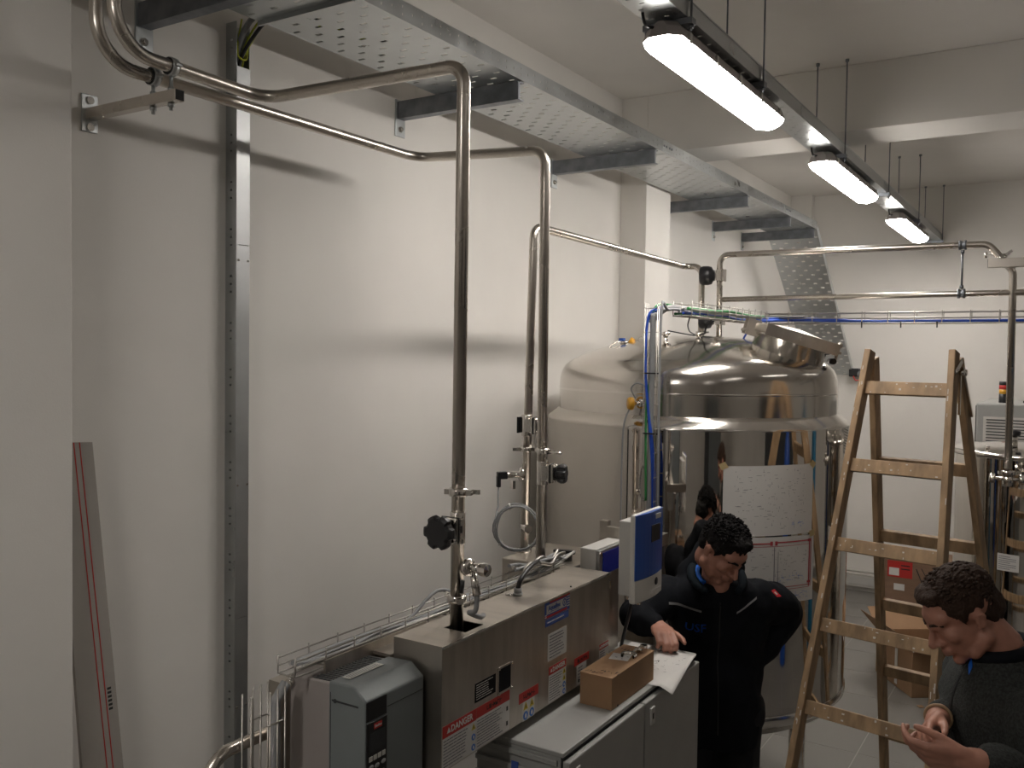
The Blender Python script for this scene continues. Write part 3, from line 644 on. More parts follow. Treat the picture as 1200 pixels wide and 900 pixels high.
for k in range(7):
    x0 = .868+.007*k; pts = [(x0+r.uniform(-.004, .004), 1.50+i*.14, 1.459+r.uniform(0, .010)+.003*(k % 3)) for i in range(9)]
    pts = [p for p in pts if p[1] < 2.76] + [(x0, 2.77+.01*k, 1.475+.004*k)]
    if k == 2: pts = [(p[0], p[1], p[2]+(.05 if abs(p[1]-2.06) < .08 else 0)) for p in pts]
    o = tb('cable', smooth_path(pts, 5), r.uniform(.0035, .006), 'grey_c' if k % 3 else 'cab2', n=8); props(o, 'grey cable rising in a loop out of the long wire basket' if k == 2 else 'grey cable lying in the wire basket behind the steel box', 'cable', 'grey cables in the long wire basket')
o = tb('cable', smooth_path([(1.036, 2.247, 1.508), (1.038, 2.26, 1.535), (1.028, 2.33, 1.558), (1.0, 2.42, 1.552), (.955, 2.50, 1.53), (.915, 2.58, 1.505), (.895, 2.70, 1.485)]), .0075, 'black'); props(o, 'thick black cable curving from the gland on the steel box', 'cable')
r = random.Random(8)
for k in range(4):
    pts = [(.875+.014*k+r.uniform(-.01, .01), 2.46+i*.06, 1.485+r.uniform(0, .03)) for i in range(6)]
    o = tb('cable', smooth_path(pts, 6), .006, 'wire' if k % 2 else 'grey_c', n=8); props(o, 'bunched metal braided hose at the end of the long wire basket', 'hose', 'braided hoses at the basket end')
basket('wire_basket', 'upright wire basket at the corner beside the grey drive', (.905, 1.452, .70), (0, 0, 1), .735, (-1, 0, 0), .055, (0, -1, 0), .045, pitch=.22, nb=2)
for x in (.822, .852): o = tb('wire_rod', [(x, 1.40, .6), (x, 1.40, 1.415)], .0022, 'wire', n=6); props(o, 'thin upright wire standing free beside the basket corner, %s' % ('outer one' if x < .84 else 'inner one'), 'wire', 'free wires at the basket corner')
o = tb('cable', [(.885, 1.44, .6), (.885, 1.44, 1.40), (.89, 1.47, 1.435)], .013, 'grey_c', n=10); props(o, 'thick grey cable rising inside the upright wire basket', 'cable')
# hose behind cabinet
o = tb('cable', smooth_path([(1.17, 2.74, 1.52), (1.19, 2.735, 1.46), (1.17, 2.75, 1.36), (1.13, 2.77, 1.22), (1.12, 2.775, 1.156)]), .006, 'black'); props(o, 'black cable hanging down from the blue controller', 'cable')

# ------------------------------------------------ small enclosure and controller
en = thing('junction_box', 'light grey box with blue window at the far end of the steel box', 'enclosure', (1.03, 2.82, 1.43))
MB('cab2').box((.995, 2.715, 1.445), (1.055, 2.925, 1.545)).build('body', en, bevel=.003)
MB('galv').box((1.055, 2.72, 1.45), (1.066, 2.92, 1.54)).build('frame', en, bevel=.002); bx('window', (1.066, 2.745, 1.455), (1.068, 2.90, 1.53), 'window', en)
for z in (1.46, 1.53): MB('steel_b').cyl((1.062, 2.728, z), (1.07, 2.728, z), .006, n=8).build('screw', en)
bx('mounting_plate', (1.035, 2.72, 1.16), (1.045, 2.92, 1.445), 'brushed', en)
bc = thing('controller', 'blue and white wall controller with small display behind the cabinet end', 'controller', (1.21, 2.70, 1.42))
MB('cab2').box((1.188, 2.61, 1.435), (1.232, 2.80, 1.675)).build('back_shell', bc, bevel=.004)
MB('white_p').box((1.232, 2.594, 1.415), (1.254, 2.812, 1.70)).build('shell', bc, bevel=.008)
c = bpy.data.objects
cur = [(1.254+.012*math.sin(PI*k/8), 2.596+.214*k/8) for k in range(9)]
mb = MB('blue').poly([(1.250, 2.596, 1.49)]+[(x, y, 1.49+.012*((y-2.7)/.1)**2*0) for x, y in cur]+[(1.250, 2.810, 1.49)], .208, (0, 0, 1)); mb.build('blue_cover', bc, bevel=.001)
mb = MB('white_p').poly([(1.250, 2.596, 1.418)]+[(x, y, 1.418) for x, y in cur]+[(1.250, 2.810, 1.418)], .071, (0, 0, 1)); mb.build('white_cover', bc, bevel=.001)
bx('display', (1.2655, 2.69, 1.60), (1.2675, 2.76, 1.655), 'black', bc, bevel=.001); bx('nameplate', (1.264, 2.725, 1.672), (1.2665, 2.765, 1.688), 'paper', bc)
MB('black').lathe([(0, .001), (.012, .001), (.013, 0)], (1.2665, 2.735, 1.466), (1, 0, 0), 18).build('round_emblem', bc)
for z in (1.430, 1.439): bx('groove', (1.2655, 2.69, z), (1.2672, 2.775, z+.003), 'paper', bc)
MB('steel_b').cyl((1.18, 2.70, 1.40), (1.18, 2.70, 1.432), .010, n=8).cyl((1.22, 2.70, 1.39), (1.22, 2.70, 1.415), .009, n=8).build('cable_gland', bc)
bx('mounting_post', (.955, 2.94, 0), (.985, 2.97, 1.60), 'brushed', bc); bx('bracket', (.985, 2.94, 1.54), (1.21, 2.97, 1.58), 'brushed', bc); bx('bracket', (1.19, 2.78, 1.54), (1.21, 2.94, 1.58), 'brushed', bc)

# ------------------------------------------------ grey cabinet
gc = thing('electrical_cabinet', 'low light grey steel cabinet with two doors in front of the steel box', 'cabinet', (1.16, 2.5532, 0))
MB('cab').box((1.0185, 2.0668, 0), (1.2871, 3.0306, 1.1367)).build('body', gc, bevel=.004); MB('cab').box((1.0163, 2.0624, 1.1367), (1.2971, 3.0351, 1.15)).build('top_panel', gc, bevel=.003)
bx('door_gap', (1.2872, 2.0691, 0.02), (1.2904, 3.0284, 1.1345), 'vfd_s', gc)
d1 = MB('cab').box((1.2915, 2.0691, 0.02), (1.3125, 2.5554, 1.1257)).build('door', gc, bevel=.004); d2 = MB('cab').box((1.2915, 2.562, 0.02), (1.3125, 3.0284, 1.1257)).build('door', gc, bevel=.004)
MB('cab2').box((1.3125, 2.5918, 1.045), (1.3192, 2.625, 1.1003)).build('handle', d2, bevel=.003); bx('keyhole', (1.3193, 2.604, 1.0638), (1.3198, 2.6128, 1.0815), 'dark', d2)
MB('cab2').box((1.3125, 2.1, 1.0505), (1.3169, 2.1276, 1.1003)).build('handle', d1, bevel=.002)
for z in (1.112, 1.070, 1.028, .986): MB('cab').box((1.02, 2.057, z), (1.28, 2.066, z+.015)).build('end_rib', gc, bevel=.002)
bx('blue_badge', (1.1401, 2.0563, 1.0561), (1.1622, 2.058, 1.0947), 'logo_b', gc)
cb = thing('carton', 'small brown cardboard carton with handwriting standing on the grey cabinet', 'carton', (1.2241, 2.5421, 1.15))
MB('card').box((1.1711, 2.3929, 1.1506), (1.2772, 2.7024, 1.2451)).build('body', cb, bevel=.001)
MB('card').box((1.1699, 2.3918, 1.2453), (1.2783, 2.7035, 1.2473)).build('lid', cb); bx('corner_tab', (1.2772, 2.4316, 1.1506), (1.2777, 2.4382, 1.1566), 'dark', cb)
l = MB('paper').obox((1.2153, 2.5808, 1.2477), (.030, .006, 0), (-.006, .030, 0), (0, 0, .0002)).build('white_label', cb)
mb = MB('ink_k')
for (x, y, a, b) in ((1.202, 2.569, .0066, .0033), (1.218, 2.578, .0055, .0066), (1.232, 2.591, .0077, .0022), (1.226, 2.564, .0033, .0044)): mb.box((x, y, 1.2482), (x+a, y+b, 1.2484))
mb.build('printed_lines', l)
mb = MB('ink_k'); r = random.Random(12)
for (bx_, by_, n_) in ((1.184, 2.415, 5), (1.221, 2.437, 6), (1.184, 2.652, 7)):
    for i in range(n_):
        x = bx_+i*.012; y = by_+r.uniform(-.003, .003); k = [V((x+r.uniform(-.004, .005), y+r.uniform(-.009, .011), 1.2481)) for _ in range(4)]
        for q in range(3): mb.beam(k[q], k[q+1], .0013, .0003)
mb.build('handwriting', cb)
wn = thing('hose_clamp', 'small chrome pipe clamp lying on the brown carton', 'clamp', (1.2374, 2.6084, 1.2478))
MB('steel_b').lathe([(.018, 0), (.026, 0), (.026, .010), (.018, .010), (.018, 0)], (1.2374, 2.5974, 1.2481), (0, 0, 1), 24, a0=-.5, a1=PI+.6, ref=(1, 0, 0)).build('half_ring', wn)
MB('steel_b').beam((1.2396, 2.625, 1.2539), (1.2462, 2.6803, 1.2605), .010, .008).cyl((1.2318, 2.6582, 1.2561), (1.2573, 2.6526, 1.2561), .006, n=10).build('wing_bolt', wn)
ps = MB('paper'); g = []
A, B_, C_, D_ = V((1.1711, 2.9842, 1.1513)), V((1.3059, 3.0152, 1.1513)), V((1.3612, 2.6582, 1.1367)), V((1.2396, 2.6438, 1.1513))
N_ = 12; grid = [[None]*(N_+1) for _ in range(N_+1)]
for i in range(N_+1):
    for j in range(N_+1):
        u, v_ = i/N_, j/N_; p = A.lerp(B_, u).lerp(D_.lerp(C_, u), v_); p.z = 1.1515+.0008*math.sin(7*u+3*v_)+.0008
        if p.x > 1.320: p.z -= (p.x-1.320)*.45
        grid[i][j] = ps.v(p)
for i in range(N_):
    for j in range(N_): ps.f([grid[i][j], grid[i+1][j], grid[i+1][j+1], grid[i][j+1]], True)
ps = ps.build('paper_sheet', solid=.0003); props(ps, 'white paper sheet lying over the far end of the grey cabinet', 'paper')
mb = MB('ink'); r = random.Random(4)
for i in range(26):
    x = r.uniform(1.215, 1.293); y = r.uniform(2.763, 2.95); mb.beam((x, y, 1.1545), (x+r.uniform(-.008, .012), y+r.uniform(-.008, .012), 1.1545), .0012, .0002)
mb.use('ink_k').beam((1.2131, 2.8571, 1.155), (1.2241, 2.8737, 1.155), .003, .0002).beam((1.2241, 2.8737, 1.155), (1.2285, 2.8571, 1.155), .003, .0002); mb.build('pencil_drawing', ps)
o = MB('paper').box((1.0716, 2.8737, 1.1503), (1.1489, 2.9842, 1.1633)).build('paper_pad', bevel=.001); props(o, 'small white pad on the cabinet behind the brown carton', 'paper')
o = MB('steel_b').cyl((1.1545, 2.9013, 1.1503), (1.1545, 2.9013, 1.1887), .012).build('metal_cap'); props(o, 'small steel cylinder standing behind the brown carton', 'fitting')

# ================================================================== LARGE TANK
TX, TY = .81, 4.26; DEG = PI/180
def cp(a, R, z): return V((TX+R*math.cos(a*DEG), TY+R*math.sin(a*DEG), z))
tank = thing('storage_tank', 'large polished stainless steel tank with domed top and tilted manhole', 'tank', (TX, TY, 0))
def smooth_prof(p, n=5):
    q = smooth_path([(a, 0, b) for a, b in p], n); return [(v_.x, v_.z) for v_ in q]
domep = smooth_prof([(.669, 1.935), (.669, 2.05), (.662, 2.11), (.645, 2.148), (.61, 2.178), (.56, 2.203), (.47, 2.238), (.36, 2.268), (.24, 2.290), (.12, 2.302), (.001, 2.305)])
MB('dome').lathe(domep, (TX, TY, 0), n=96).build('dome', tank)
shell = [(.724, .682), (.724, 1.0), (.724, 1.6), (.724, 1.895)]
MB('mirror').lathe(shell, (TX, TY, 0), n=72, a0=-91.6*DEG, a1=110*DEG).build('polished_jacket', tank)
MB('matte').lathe(shell, (TX, TY, 0), n=56, a0=-250*DEG, a1=-92.0*DEG).build('brushed_jacket', tank, label='matt brushed half of the jacket on the wall side')
ring = [(.7255, 1.888), (.7265, 1.896), (.722, 1.903), (.676, 1.940), (.669, 1.944)]
MB('steel_b').lathe(ring, (TX, TY, 0), n=72, a0=-92*DEG, a1=110*DEG).build('shoulder_ring', tank)
MB('matte').lathe(ring, (TX, TY, 0), n=56, a0=-250*DEG, a1=-92.*DEG).build('shoulder_ring', tank)
MB('steel_b').lathe([(.700, .62), (.729, .65), (.729, .672), (.724, .68)], (TX, TY, 0), n=96).build('bottom_ring', tank)
MB('brushed').lathe(smooth_prof([(.702, .622), (.66, .58), (.52, .545), (.3, .52), (.001, .51)]), (TX, TY, 0), n=64).build('bottom_dish', tank)
for a in (-80, 10, 100, 190):
    p = cp(a, .52, 0); l = MB('steel_b').cyl(p+V((0, 0, .03)), p+V((0, 0, .60)), .038, n=24).build('leg', tank); MB('steel_b').lathe([(0, .0), (.07, .0), (.07, .012), (.03, .03), (.03, .05)], p, n=24).build('foot', l)
for a in (-91.8, 30): MB('dark').beam(cp(a, .7258, .69), cp(a, .7258, 1.885), .0035, .002, up=cp(a, 1, 0)-cp(a, 0, 0)).build('seam', tank)
MB('steel_b').lathe([(.6695, 2.035), (.6715, 2.04), (.6695, 2.045)], (TX, TY, 0), n=96).build('weld_seam', tank)
# manhole, tilted
MC = V((1.272, 4.178, 2.192)); MA = (V((0, 0, 1))*.955+V((.846, .533, 0))*.27+V((.1, -.16, 0))*.2).normalized(); ME = (RGT-MA*RGT.dot(MA)).normalized()
mh = MB('steel_b').lathe([(.165, -.09), (.165, .072), (.178, .076), (.178, .086)], MC, MA, n=48).build('manhole_neck', tank)
MB('brushed').lathe([(.182, .086), (.188, .088), (.190, .094), (.190, .118), (.184, .124), (.14, .132), (.06, .146), (0, .150)], MC, MA, n=48).build('manhole_lid', tank, label='round tilted manhole lid')
c0 = MC+MA*.10; MS = MA.cross(ME)
MB('brushed').obox(c0-ME*.192-MS*.03, ME*.030, MS*.004, MA*.036).obox(c0-ME*.192+MS*.03, ME*.030, MS*.004, MA*.036).cyl(c0-ME*.22-MS*.04+MA*-.02, c0-ME*.22+MS*.04+MA*-.02, .008, n=10).build('hinge', tank)
MB('brushed').obox(c0+ME*.215, ME*.016, MS*.022, MA*.006).cyl(c0+ME*.220-MA*.055, c0+ME*.220+MA*.03, .007, n=8).ball(c0+ME*.220+MA*.035, .016, 10, 6).use('black').cyl(c0+ME*.205-MA*.045-MS*.03, c0+ME*.205-MA*.045+MS*.02, .014, n=12).build('clamp_handle', tank)
MB('brushed').obox(MC+MA*.098-MS*.195-ME*.012, ME*.168, MS*.003, MA*.026).cyl(MC+MA*.10-MS*.215-ME*.02, MC+MA*.10-MS*.205-ME*.02, .010, n=12).build('guard_plate', tank)
# fittings on the dome
def ferrule(x, y, z, h=.06, r=.02, cap=True, lab=None):
    mb = MB('steel_b').cyl((x, y, z-.03), (x, y, z+h), r*.7, n=16).lathe([(r*.7, h-.008), (r*1.3, h-.006), (r*1.3, h+.006), (0, h+.012)], (x, y, z), n=18)
    mb.build('nozzle', tank)
ferrule(.79, 3.92, 2.25, .055, .017); ferrule(.558, 3.98, 2.235, .03, .02); ferrule(.61, 4.01, 2.245, .022, .016); ferrule(.708, 4.60, 2.25, .03, .024); ferrule(.805, 4.60, 2.25, .03, .022); ferrule(.90, 4.05, 2.275, .03, .012)
MB('steel_b').lathe([(.0175, -.008), (.028, -.006), (.028, .006), (.0175, .008)], (.708, 4.60, 2.33), n=20).cyl((.70, 4.56, 2.33), (.78, 4.52, 2.33), .004, n=8).build('clamp', tank)
s_ = thing('dome_sensor', 'small orange capped fitting with blue tags on the wall side of the dome', 'sensor', (.58, 3.97, 2.27))
MB('amber').cyl((.585, 3.975, 2.262), (.600, 3.982, 2.285), .012, n=12).build('cap', s_); MB('blue').obox((.548, 3.965, 2.280), (.012, 0, 0), (0, .012, 0), (0, 0, .006)).build('blue_tag', s_)
MB('wire').lathe([(.013, -.002), (.016, 0), (.013, .002)], (.632, 4.0, 2.28), (.2, -1, 0), n=16).build('ring', s_); MB('steel_b').tube(smooth_path([(.548, 3.96, 2.27), (.52, 3.93, 2.26), (.50, 3.90, 2.225)]), .003, 6).build('tube', s_)
s_ = thing('level_sensor', 'round orange plastic sensor fixed to the dome beside the cable riser', 'sensor', (.82, 3.56, 2.0))
MB('amber').lathe([(0, 0), (.024, .001), (.028, .006), (.028, .020), (.022, .026), (0, .027)], (.806, 3.545, 1.997), (-.75, -.62, 0), n=28).build('sensor_head', s_)
MB('steel_b').cyl((.806, 3.545, 1.997), (.845, 3.575, 2.0), .011, n=12).lathe([(.012, -.01), (.018, -.008), (.018, .006), (.010, .01)], (.832, 3.565, 2.0), (.8, .6, 0), n=12).build('stem', s_)
MB('grey_c').tube(smooth_path([(.815, 3.545, 2.02), (.80, 3.53, 2.06), (.83, 3.52, 2.085), (.875, 3.51, 2.075)]), .0035, 8).build('lead', s_)
MB('grey_c').tube(smooth_path([(.795, 3.53, 1.975), (.775, 3.515, 1.90), (.77, 3.512, 1.70), (.772, 3.51, 1.40)]), .004, 8).build('tail_cable', s_)
# riser basket and cables
basket('wire_basket', 'upright wire basket carrying cables up the front of the large tank', (.893, 3.485, 1.30), (0, 0, 1), 1.12, (1, 0, 0), .055, (0, -1, 0), .035, pitch=.10, wr=.0018, nb=2)
def run(pts, r_, m, lab, grp=None, cat='cable'):
    o = tb('cable', smooth_path(pts, 8), r_, m, n=10); return props(o, lab, cat, grp)
run([(.915, 3.478, 1.30), (.917, 3.478, 2.28), (.925, 3.49, 2.36), (.955, 3.56, 2.405), (.985, 3.72, 2.400)], .0125, 'grey_c', 'thick grey hose climbing inside the basket on the tank front', cat='hose')
run([(.935, 3.470, 1.30), (.93, 3.470, 1.70), (.912, 3.462, 1.95), (.897, 3.462, 2.10), (.896, 3.465, 2.33), (.915, 3.49, 2.395), (.965, 3.60, 2.408), (1.0, 3.80, 2.39)], .0045, 'blue_c', 'bright blue cable climbing the front of the tank, thinner one', 'blue cables on the tank riser')
run([(.942, 3.476, 1.30), (.938, 3.472, 1.72), (.90, 3.466, 2.05), (.888, 3.470, 2.25), (.9, 3.49, 2.37), (.95, 3.58, 2.412)], .0055, 'blue_c', 'bright blue cable climbing the front of the tank, thicker one', 'blue cables on the tank riser')
run([(.906, 3.462, 1.60), (.902, 3.462, 1.82), (.898, 3.470, 2.0), (.91, 3.48, 2.12)], .005, 'green', 'green cable strapped to the basket below the tank shoulder')
run([(.90, 3.49, 2.34), (.915, 3.52, 2.412), (.96, 3.60, 2.415), (1.01, 3.75, 2.395)], .005, 'green', 'green cable curling over the top of the tank riser')
run([(.950, 3.485, 1.30), (.948, 3.485, 2.33), (.965, 3.53, 2.395), (1.0, 3.70, 2.392)], .006, 'grey_c', 'pale cable climbing the tank riser beside the thick hose')
for z in (1.55, 1.88, 2.13): o = MB('black').box((.888, 3.455, z-.003), (.955, 3.459, z+.003)).build('cable_strap'); props(o, 'black cable strap on the tank riser, %s' % {1.55: 'lowest', 1.88: 'at the shoulder ring', 2.13: 'in front of the dome'}[z], 'strap', 'straps on the tank riser')
d = (V((1.005, 4.56, 2.372))-V((.965, 3.60, 2.372))); 
basket('wire_basket', 'wire basket with green and grey cables lying across above the tank dome', (.955, 3.60, 2.372), d, d.length, (1, -.04, 0), .085, (0, 0, 1), .055, pitch=.085, wr=.0022)
r = random.Random(31)
for k in range(6):
    pts = [(.968+.011*k+.005*i+r.uniform(-.004, .004), 3.60+i*.16, 2.380+.011*(k % 3)+r.uniform(0, .012)) for i in range(7)]
    run(pts, r.uniform(.0045, .0075), ['green', 'grey_c', 'white_p', 'blue_c', 'grey_c', 'green'][k], '%s cable in the basket above the tank dome' % ['dark green', 'thin grey', 'off white', 'blue', 'thicker grey', 'second green'][k])
run([(.985, 3.72, 2.375), (.96, 3.76, 2.34), (.93, 3.86, 2.315), (.90, 4.0, 2.30), (.80, 3.92, 2.32)], .003, 'black', 'thin black lead drooping from the basket to the dome nozzle')
run([(1.0, 3.95, 2.372), (.97, 3.96, 2.335), (.94, 4.02, 2.31), (.90, 4.05, 2.30)], .0045, 'rubber', 'short black hose drooping from the basket to the dome')
run([(1.06, 4.40, 2.36), (1.04, 4.38, 2.34), (1.02, 4.36, 2.30), (1.015, 4.34, 2.265)], .005, 'blue_c', 'short dark blue cable bending down to the dome beside the manhole')
b2 = basket('wire_basket', 'long wire basket with blue cables crossing before the back wall', (1.02, 4.70, 2.378), (1, 0, 0), 2.4, (0, 1, 0), .07, (0, 0, 1), .052, pitch=.12, wr=.0026)
bx('cover_plate', (.93, 4.69, 2.412), (1.22, 4.78, 2.420), 'galv', b2)
run([(1.0, 4.60, 2.40), (1.12, 4.72, 2.405), (1.35, 4.73, 2.400), (1.7, 4.735, 2.388), (3.4, 4.735, 2.388)], .0065, 'blue_c', 'blue cable in the long basket before the back wall, front one', 'blue cables in the long basket')
run([(1.02, 4.62, 2.39), (1.2, 4.75, 2.398), (1.6, 4.75, 2.390), (3.4, 4.755, 2.388)], .0065, 'blue_c', 'blue cable in the long basket before the back wall, rear one', 'blue cables in the long basket')
for k, x in enumerate((1.50, 1.68, 1.84)): o = MB('black').box((x-.003, 4.697, 2.355), (x+.003, 4.702, 2.385)).build('cable_tie'); props(o, ['black tie hanging under the long basket nearest the tank', 'black tie hanging under the long basket, middle one', 'black tie hanging under the long basket nearest the pipe hanger'][k], 'cable tie', 'ties under the long basket')

# ------------------------------------------------ drawings taped on the tank
RP = .7268
def patch(a0, a1, z0, z1, m, R=RP, n=10, name=None, parent=None, tilt=0):
    mb = MB(m); cols = []
    for i in range(n+1):
        a = a0+(a1-a0)*i/n; dz = tilt*i/n; cols.append((mb.v(cp(a, R, z0+dz)), mb.v(cp(a, R, z1+dz))))
    for i in range(n): mb.f([cols[i][0], cols[i+1][0], cols[i+1][1], cols[i][1]], True)
    return mb.build(name, parent, normals=False) if name else mb
def strokes(parent, a0, a1, z0, z1, n, m, seed, hmin=.002, hmax=.012, name='pencil_lines'):
    r = random.Random(seed); mb = MB(m)
    for i in range(n):
        a = r.uniform(a0, a1); z = r.uniform(z0, z1); R = RP+.0006
        if r.random() < .55: da, dz = r.uniform(.2, 1.6), .0014
        else: da, dz = .10, r.uniform(hmin, hmax)
        a2 = min(a+da, a1); z2 = min(z+dz, z1); q = [mb.v(cp(a, R, z)), mb.v(cp(a2, R, z)), mb.v(cp(a2, R, z2)), mb.v(cp(a, R, z2))]; mb.f(q)
    mb.build(name, parent, normals=False)
p1 = patch(-59.6, -25.6, 1.452, 1.748, 'paper', name='drawing_sheet', tilt=.004); props(p1, 'large pencil drawing taped to the polished tank, upper sheet', 'drawing', 'drawings taped to the tank')
strokes(p1, -56, -29, 1.475, 1.735, 120, 'ink', 41); strokes(p1, -55, -30, 1.52, 1.70, 40, 'ink_k', 42, .002, .006)
strokes(p1, -35, -29.5, 1.485, 1.51, 16, 'symblue', 43, name='blue_notes')
p2 = patch(-59.2, -24.4, 1.168, 1.450, 'paper', R=RP-.0006, name='drawing_sheet', tilt=-.004); props(p2, 'drawing with red frame taped to the polished tank, lower sheet', 'drawing', 'drawings taped to the tank')
mb = MB('red_p')
for (a0, a1, z0, z1) in ((-57, -42, 1.418, 1.424), (-40.5, -26.5, 1.421, 1.427), (-57, -26.5, 1.407, 1.409), (-26.8, -26.3, 1.225, 1.424), (-26, -25.7, 1.225, 1.43), (-57, -26.4, 1.232, 1.235), (-57, -26.4, 1.222, 1.224), (-27.4, -25.8, 1.240, 1.25), (-41.2, -40.2, 1.412, 1.43), (-43, -42, 1.412, 1.43), (-27.4, -25.8, 1.418, 1.43), (-42, -40.4, 1.222, 1.236)):
    n = 6
    for i in range(n):
        a = a0+(a1-a0)*i/n; b = a0+(a1-a0)*(i+1)/n; mb.f([mb.v(cp(a, RP+.0004, z0)), mb.v(cp(b, RP+.0004, z0)), mb.v(cp(b, RP+.0004, z1)), mb.v(cp(a, RP+.0004, z1))])
mb.build('red_frame', p2, normals=False)
strokes(p2, -50, -28, 1.25, 1.40, 70, 'ink', 51); strokes(p2, -40, -29, 1.255, 1.29, 24, 'symblue', 52, name='blue_notes'); strokes(p2, -34, -27, 1.18, 1.21, 20, 'symblue', 53, name='blue_notes')
mb = MB('ink'); 
for (a0, a1, z0, z1) in ((-41.5, -41.2, 1.245, 1.405), (-40.0, -39.8, 1.245, 1.385), (-50, -38, 1.385, 1.3865), (-38.5, -30, 1.275, 1.2765)):
    mb.f([mb.v(cp(a0, RP+.0005, z0)), mb.v(cp(a1, RP+.0005, z0)), mb.v(cp(a1, RP+.0005, z1)), mb.v(cp(a0, RP+.0005, z1))])
mb.build('ruled_lines', p2, normals=False)
for a, z, lab, rot in ((-59.6, 1.748, 'tan masking tape at the outer top corner of the upper drawing', .6), (-25.9, 1.750, 'tan masking tape at the ladder side top corner of the upper drawing', -.5), (-25.6, 1.452, 'tan masking tape where the two drawings meet', .3)):
    mb = MB('tape'); s2 = 2.0
    q = []
    for u, w_ in ((-1, -.7), (.9, -1), (1, .8), (-.8, 1)): q.append(mb.v(cp(a+(u*math.cos(rot)-w_*math.sin(rot))*1.3, RP+.0014, z+(u*math.sin(rot)+w_*math.cos(rot))*.015)))
    mb.f(q); o = mb.build('masking_tape', normals=False, solid=.0003); props(o, lab, 'tape', 'tape on the drawings')

# ================================================================== SECOND VESSEL
t2 = thing('small_tank', 'smaller polished steel vessel standing under the elbow pipe', 'tank', (2.25, 5.15, 0))
MB('mirror').lathe([(.34, .28), (.36, .32), (.36, 1.735)], (2.25, 5.15, 0), n=72).build('shell', t2)
MB('steel_b').lathe([(.36, 1.735), (.378, 1.738), (.384, 1.75), (.378, 1.763), (.36, 1.766), (.33, 1.775), (.2, 1.79), (0, 1.80)], (2.25, 5.15, 0), n=72).build('lid', t2)
MB('steel_b').lathe([(.34, .28), (.2, .2), (0, .18)], (2.25, 5.15, 0), n=48).build('bottom_dish', t2)
for a in (45, 135, 225, 315): MB('steel_b').cyl((2.25+.28*math.cos(a*DEG), 5.15+.28*math.sin(a*DEG), 0), (2.25+.28*math.cos(a*DEG), 5.15+.28*math.sin(a*DEG), .3), .025, n=16).build('leg', t2)
for k in range(7):
    a = (-150+k*22)*DEG; MB('steel_b').cyl((2.25+.32*math.cos(a), 5.15+.32*math.sin(a), 1.77), (2.25+.32*math.cos(a), 5.15+.32*math.sin(a), 1.79), .012, n=10).build('lid_nut', t2)
MB('steel_b').cyl((2.16, 4.95, 1.79), (2.16, 4.95, 1.85), .018, n=14).use('black').lathe([(.0, .0), (.028, .0), (.03, .02), (0, .025)], (2.16, 4.95, 1.845), n=16).build('nozzle', t2)
def c2(a, R, z): return V((2.25+R*math.cos(a*DEG), 5.15+R*math.sin(a*DEG), z))
mb = MB('paper'); k = 6; A0, A1 = -112, -97
co = [(mb.v(c2(A0+(A1-A0)*i/k, .3612, 1.215)), mb.v(c2(A0+(A1-A0)*i/k, .3612, 1.295))) for i in range(k+1)]
for i in range(k): mb.f([co[i][0], co[i+1][0], co[i+1][1], co[i][1]])
nl = mb.build('white_label', t2, normals=False); mb = MB('ink')
for i in range(7): z = 1.224+i*.0095; [mb.f([mb.v(c2(-111+q, .3617, z)), mb.v(c2(-109.8+q, .3617, z)), mb.v(c2(-109.8+q, .3617, z+.003)), mb.v(c2(-111+q, .3617, z+.003))]) for q in (k_*1.35 for k_ in range(9 if i % 3 else 6))]
mb.build('printed_lines', nl, normals=False)
v = thing('pipe_coupling', 'clamp valve at the lower end of the pipe before the small vessel', 'clamp', (2.16, 4.6, 1.69)); tri_clamp((2.16, 4.6, 1.70), (0, 0, 1), .030, v, (.95, .3, 0))
MB('steel_b').cyl((2.16, 4.6, 1.64), (2.16, 4.6, 1.69), .022, n=16).cyl((2.10, 4.6, 1.672), (2.215, 4.6, 1.672), .008, n=8).cyl((2.098, 4.59, 1.655), (2.098, 4.61, 1.69), .013, n=8).cyl((2.215, 4.59, 1.655), (2.215, 4.61, 1.69), .013, n=8).build('valve_body', v)

# ------------------------------------------------ back cabinet with fan unit and signal light
bc2 = thing('switch_cabinet', 'light grey cabinet with louvred cooling unit near the back wall', 'cabinet', (2.5, 7.8, 0))
MB('cab2').box((1.655, 7.5, 0), (3.3, 8.1, 1.43)).build('body', bc2, bevel=.005)
ac = MB('cab').box((1.775, 7.5, 1.432), (3.1, 8.5, 1.888)).build('cooling_unit', bc2, bevel=.012); bx('painted_side_shadow', (1.772, 7.505, 1.45), (1.778, 7.52, 1.87), 'dark', bc2)  # near-black strip paints the shade down the unit's side edge
lv = bx('louvre_panel', (1.825, 7.496, 1.46), (2.75, 7.501, 1.79), 'white_p', bc2)
for k in range(14): MB('vfd_s').box((1.845, 7.4925, 1.476+k*.0222), (2.73, 7.4965, 1.483+k*.0222)).build('louvre', lv)
bx('blue_badge', (1.985, 7.489, 1.757), (2.010, 7.493, 1.787), 'logo_b', bc2)
sl = thing('signal_light', 'small red and amber stack light on top of the louvred unit', 'signal light', (1.938, 7.7, 1.888))
for z0, z1, m in ((1.889, 1.955, 'black'), (1.955, 1.987, 'amber'), (1.989, 2.020, 'red'), (2.020, 2.048, 'black')): MB(m).cyl((1.938, 7.7, z0), (1.938, 7.7, z1), .030, n=18).build({'black': 'base', 'amber': 'amber_lens', 'red': 'red_lens'}[m] if z0 < 2.02 else 'cap', sl)
o = MB('black').obox((2.12, 7.7, 1.900), (.05, 0, 0), (0, .03, 0), (0, 0, .008)).build('black_tool', bevel=.002); props(o, 'small black tool lying on the louvred cooling unit', 'tool')
cm = thing('wall_device', 'small black device with red wires on the back wall by the ladder top', 'device', (.64, 8.9, 2.06))
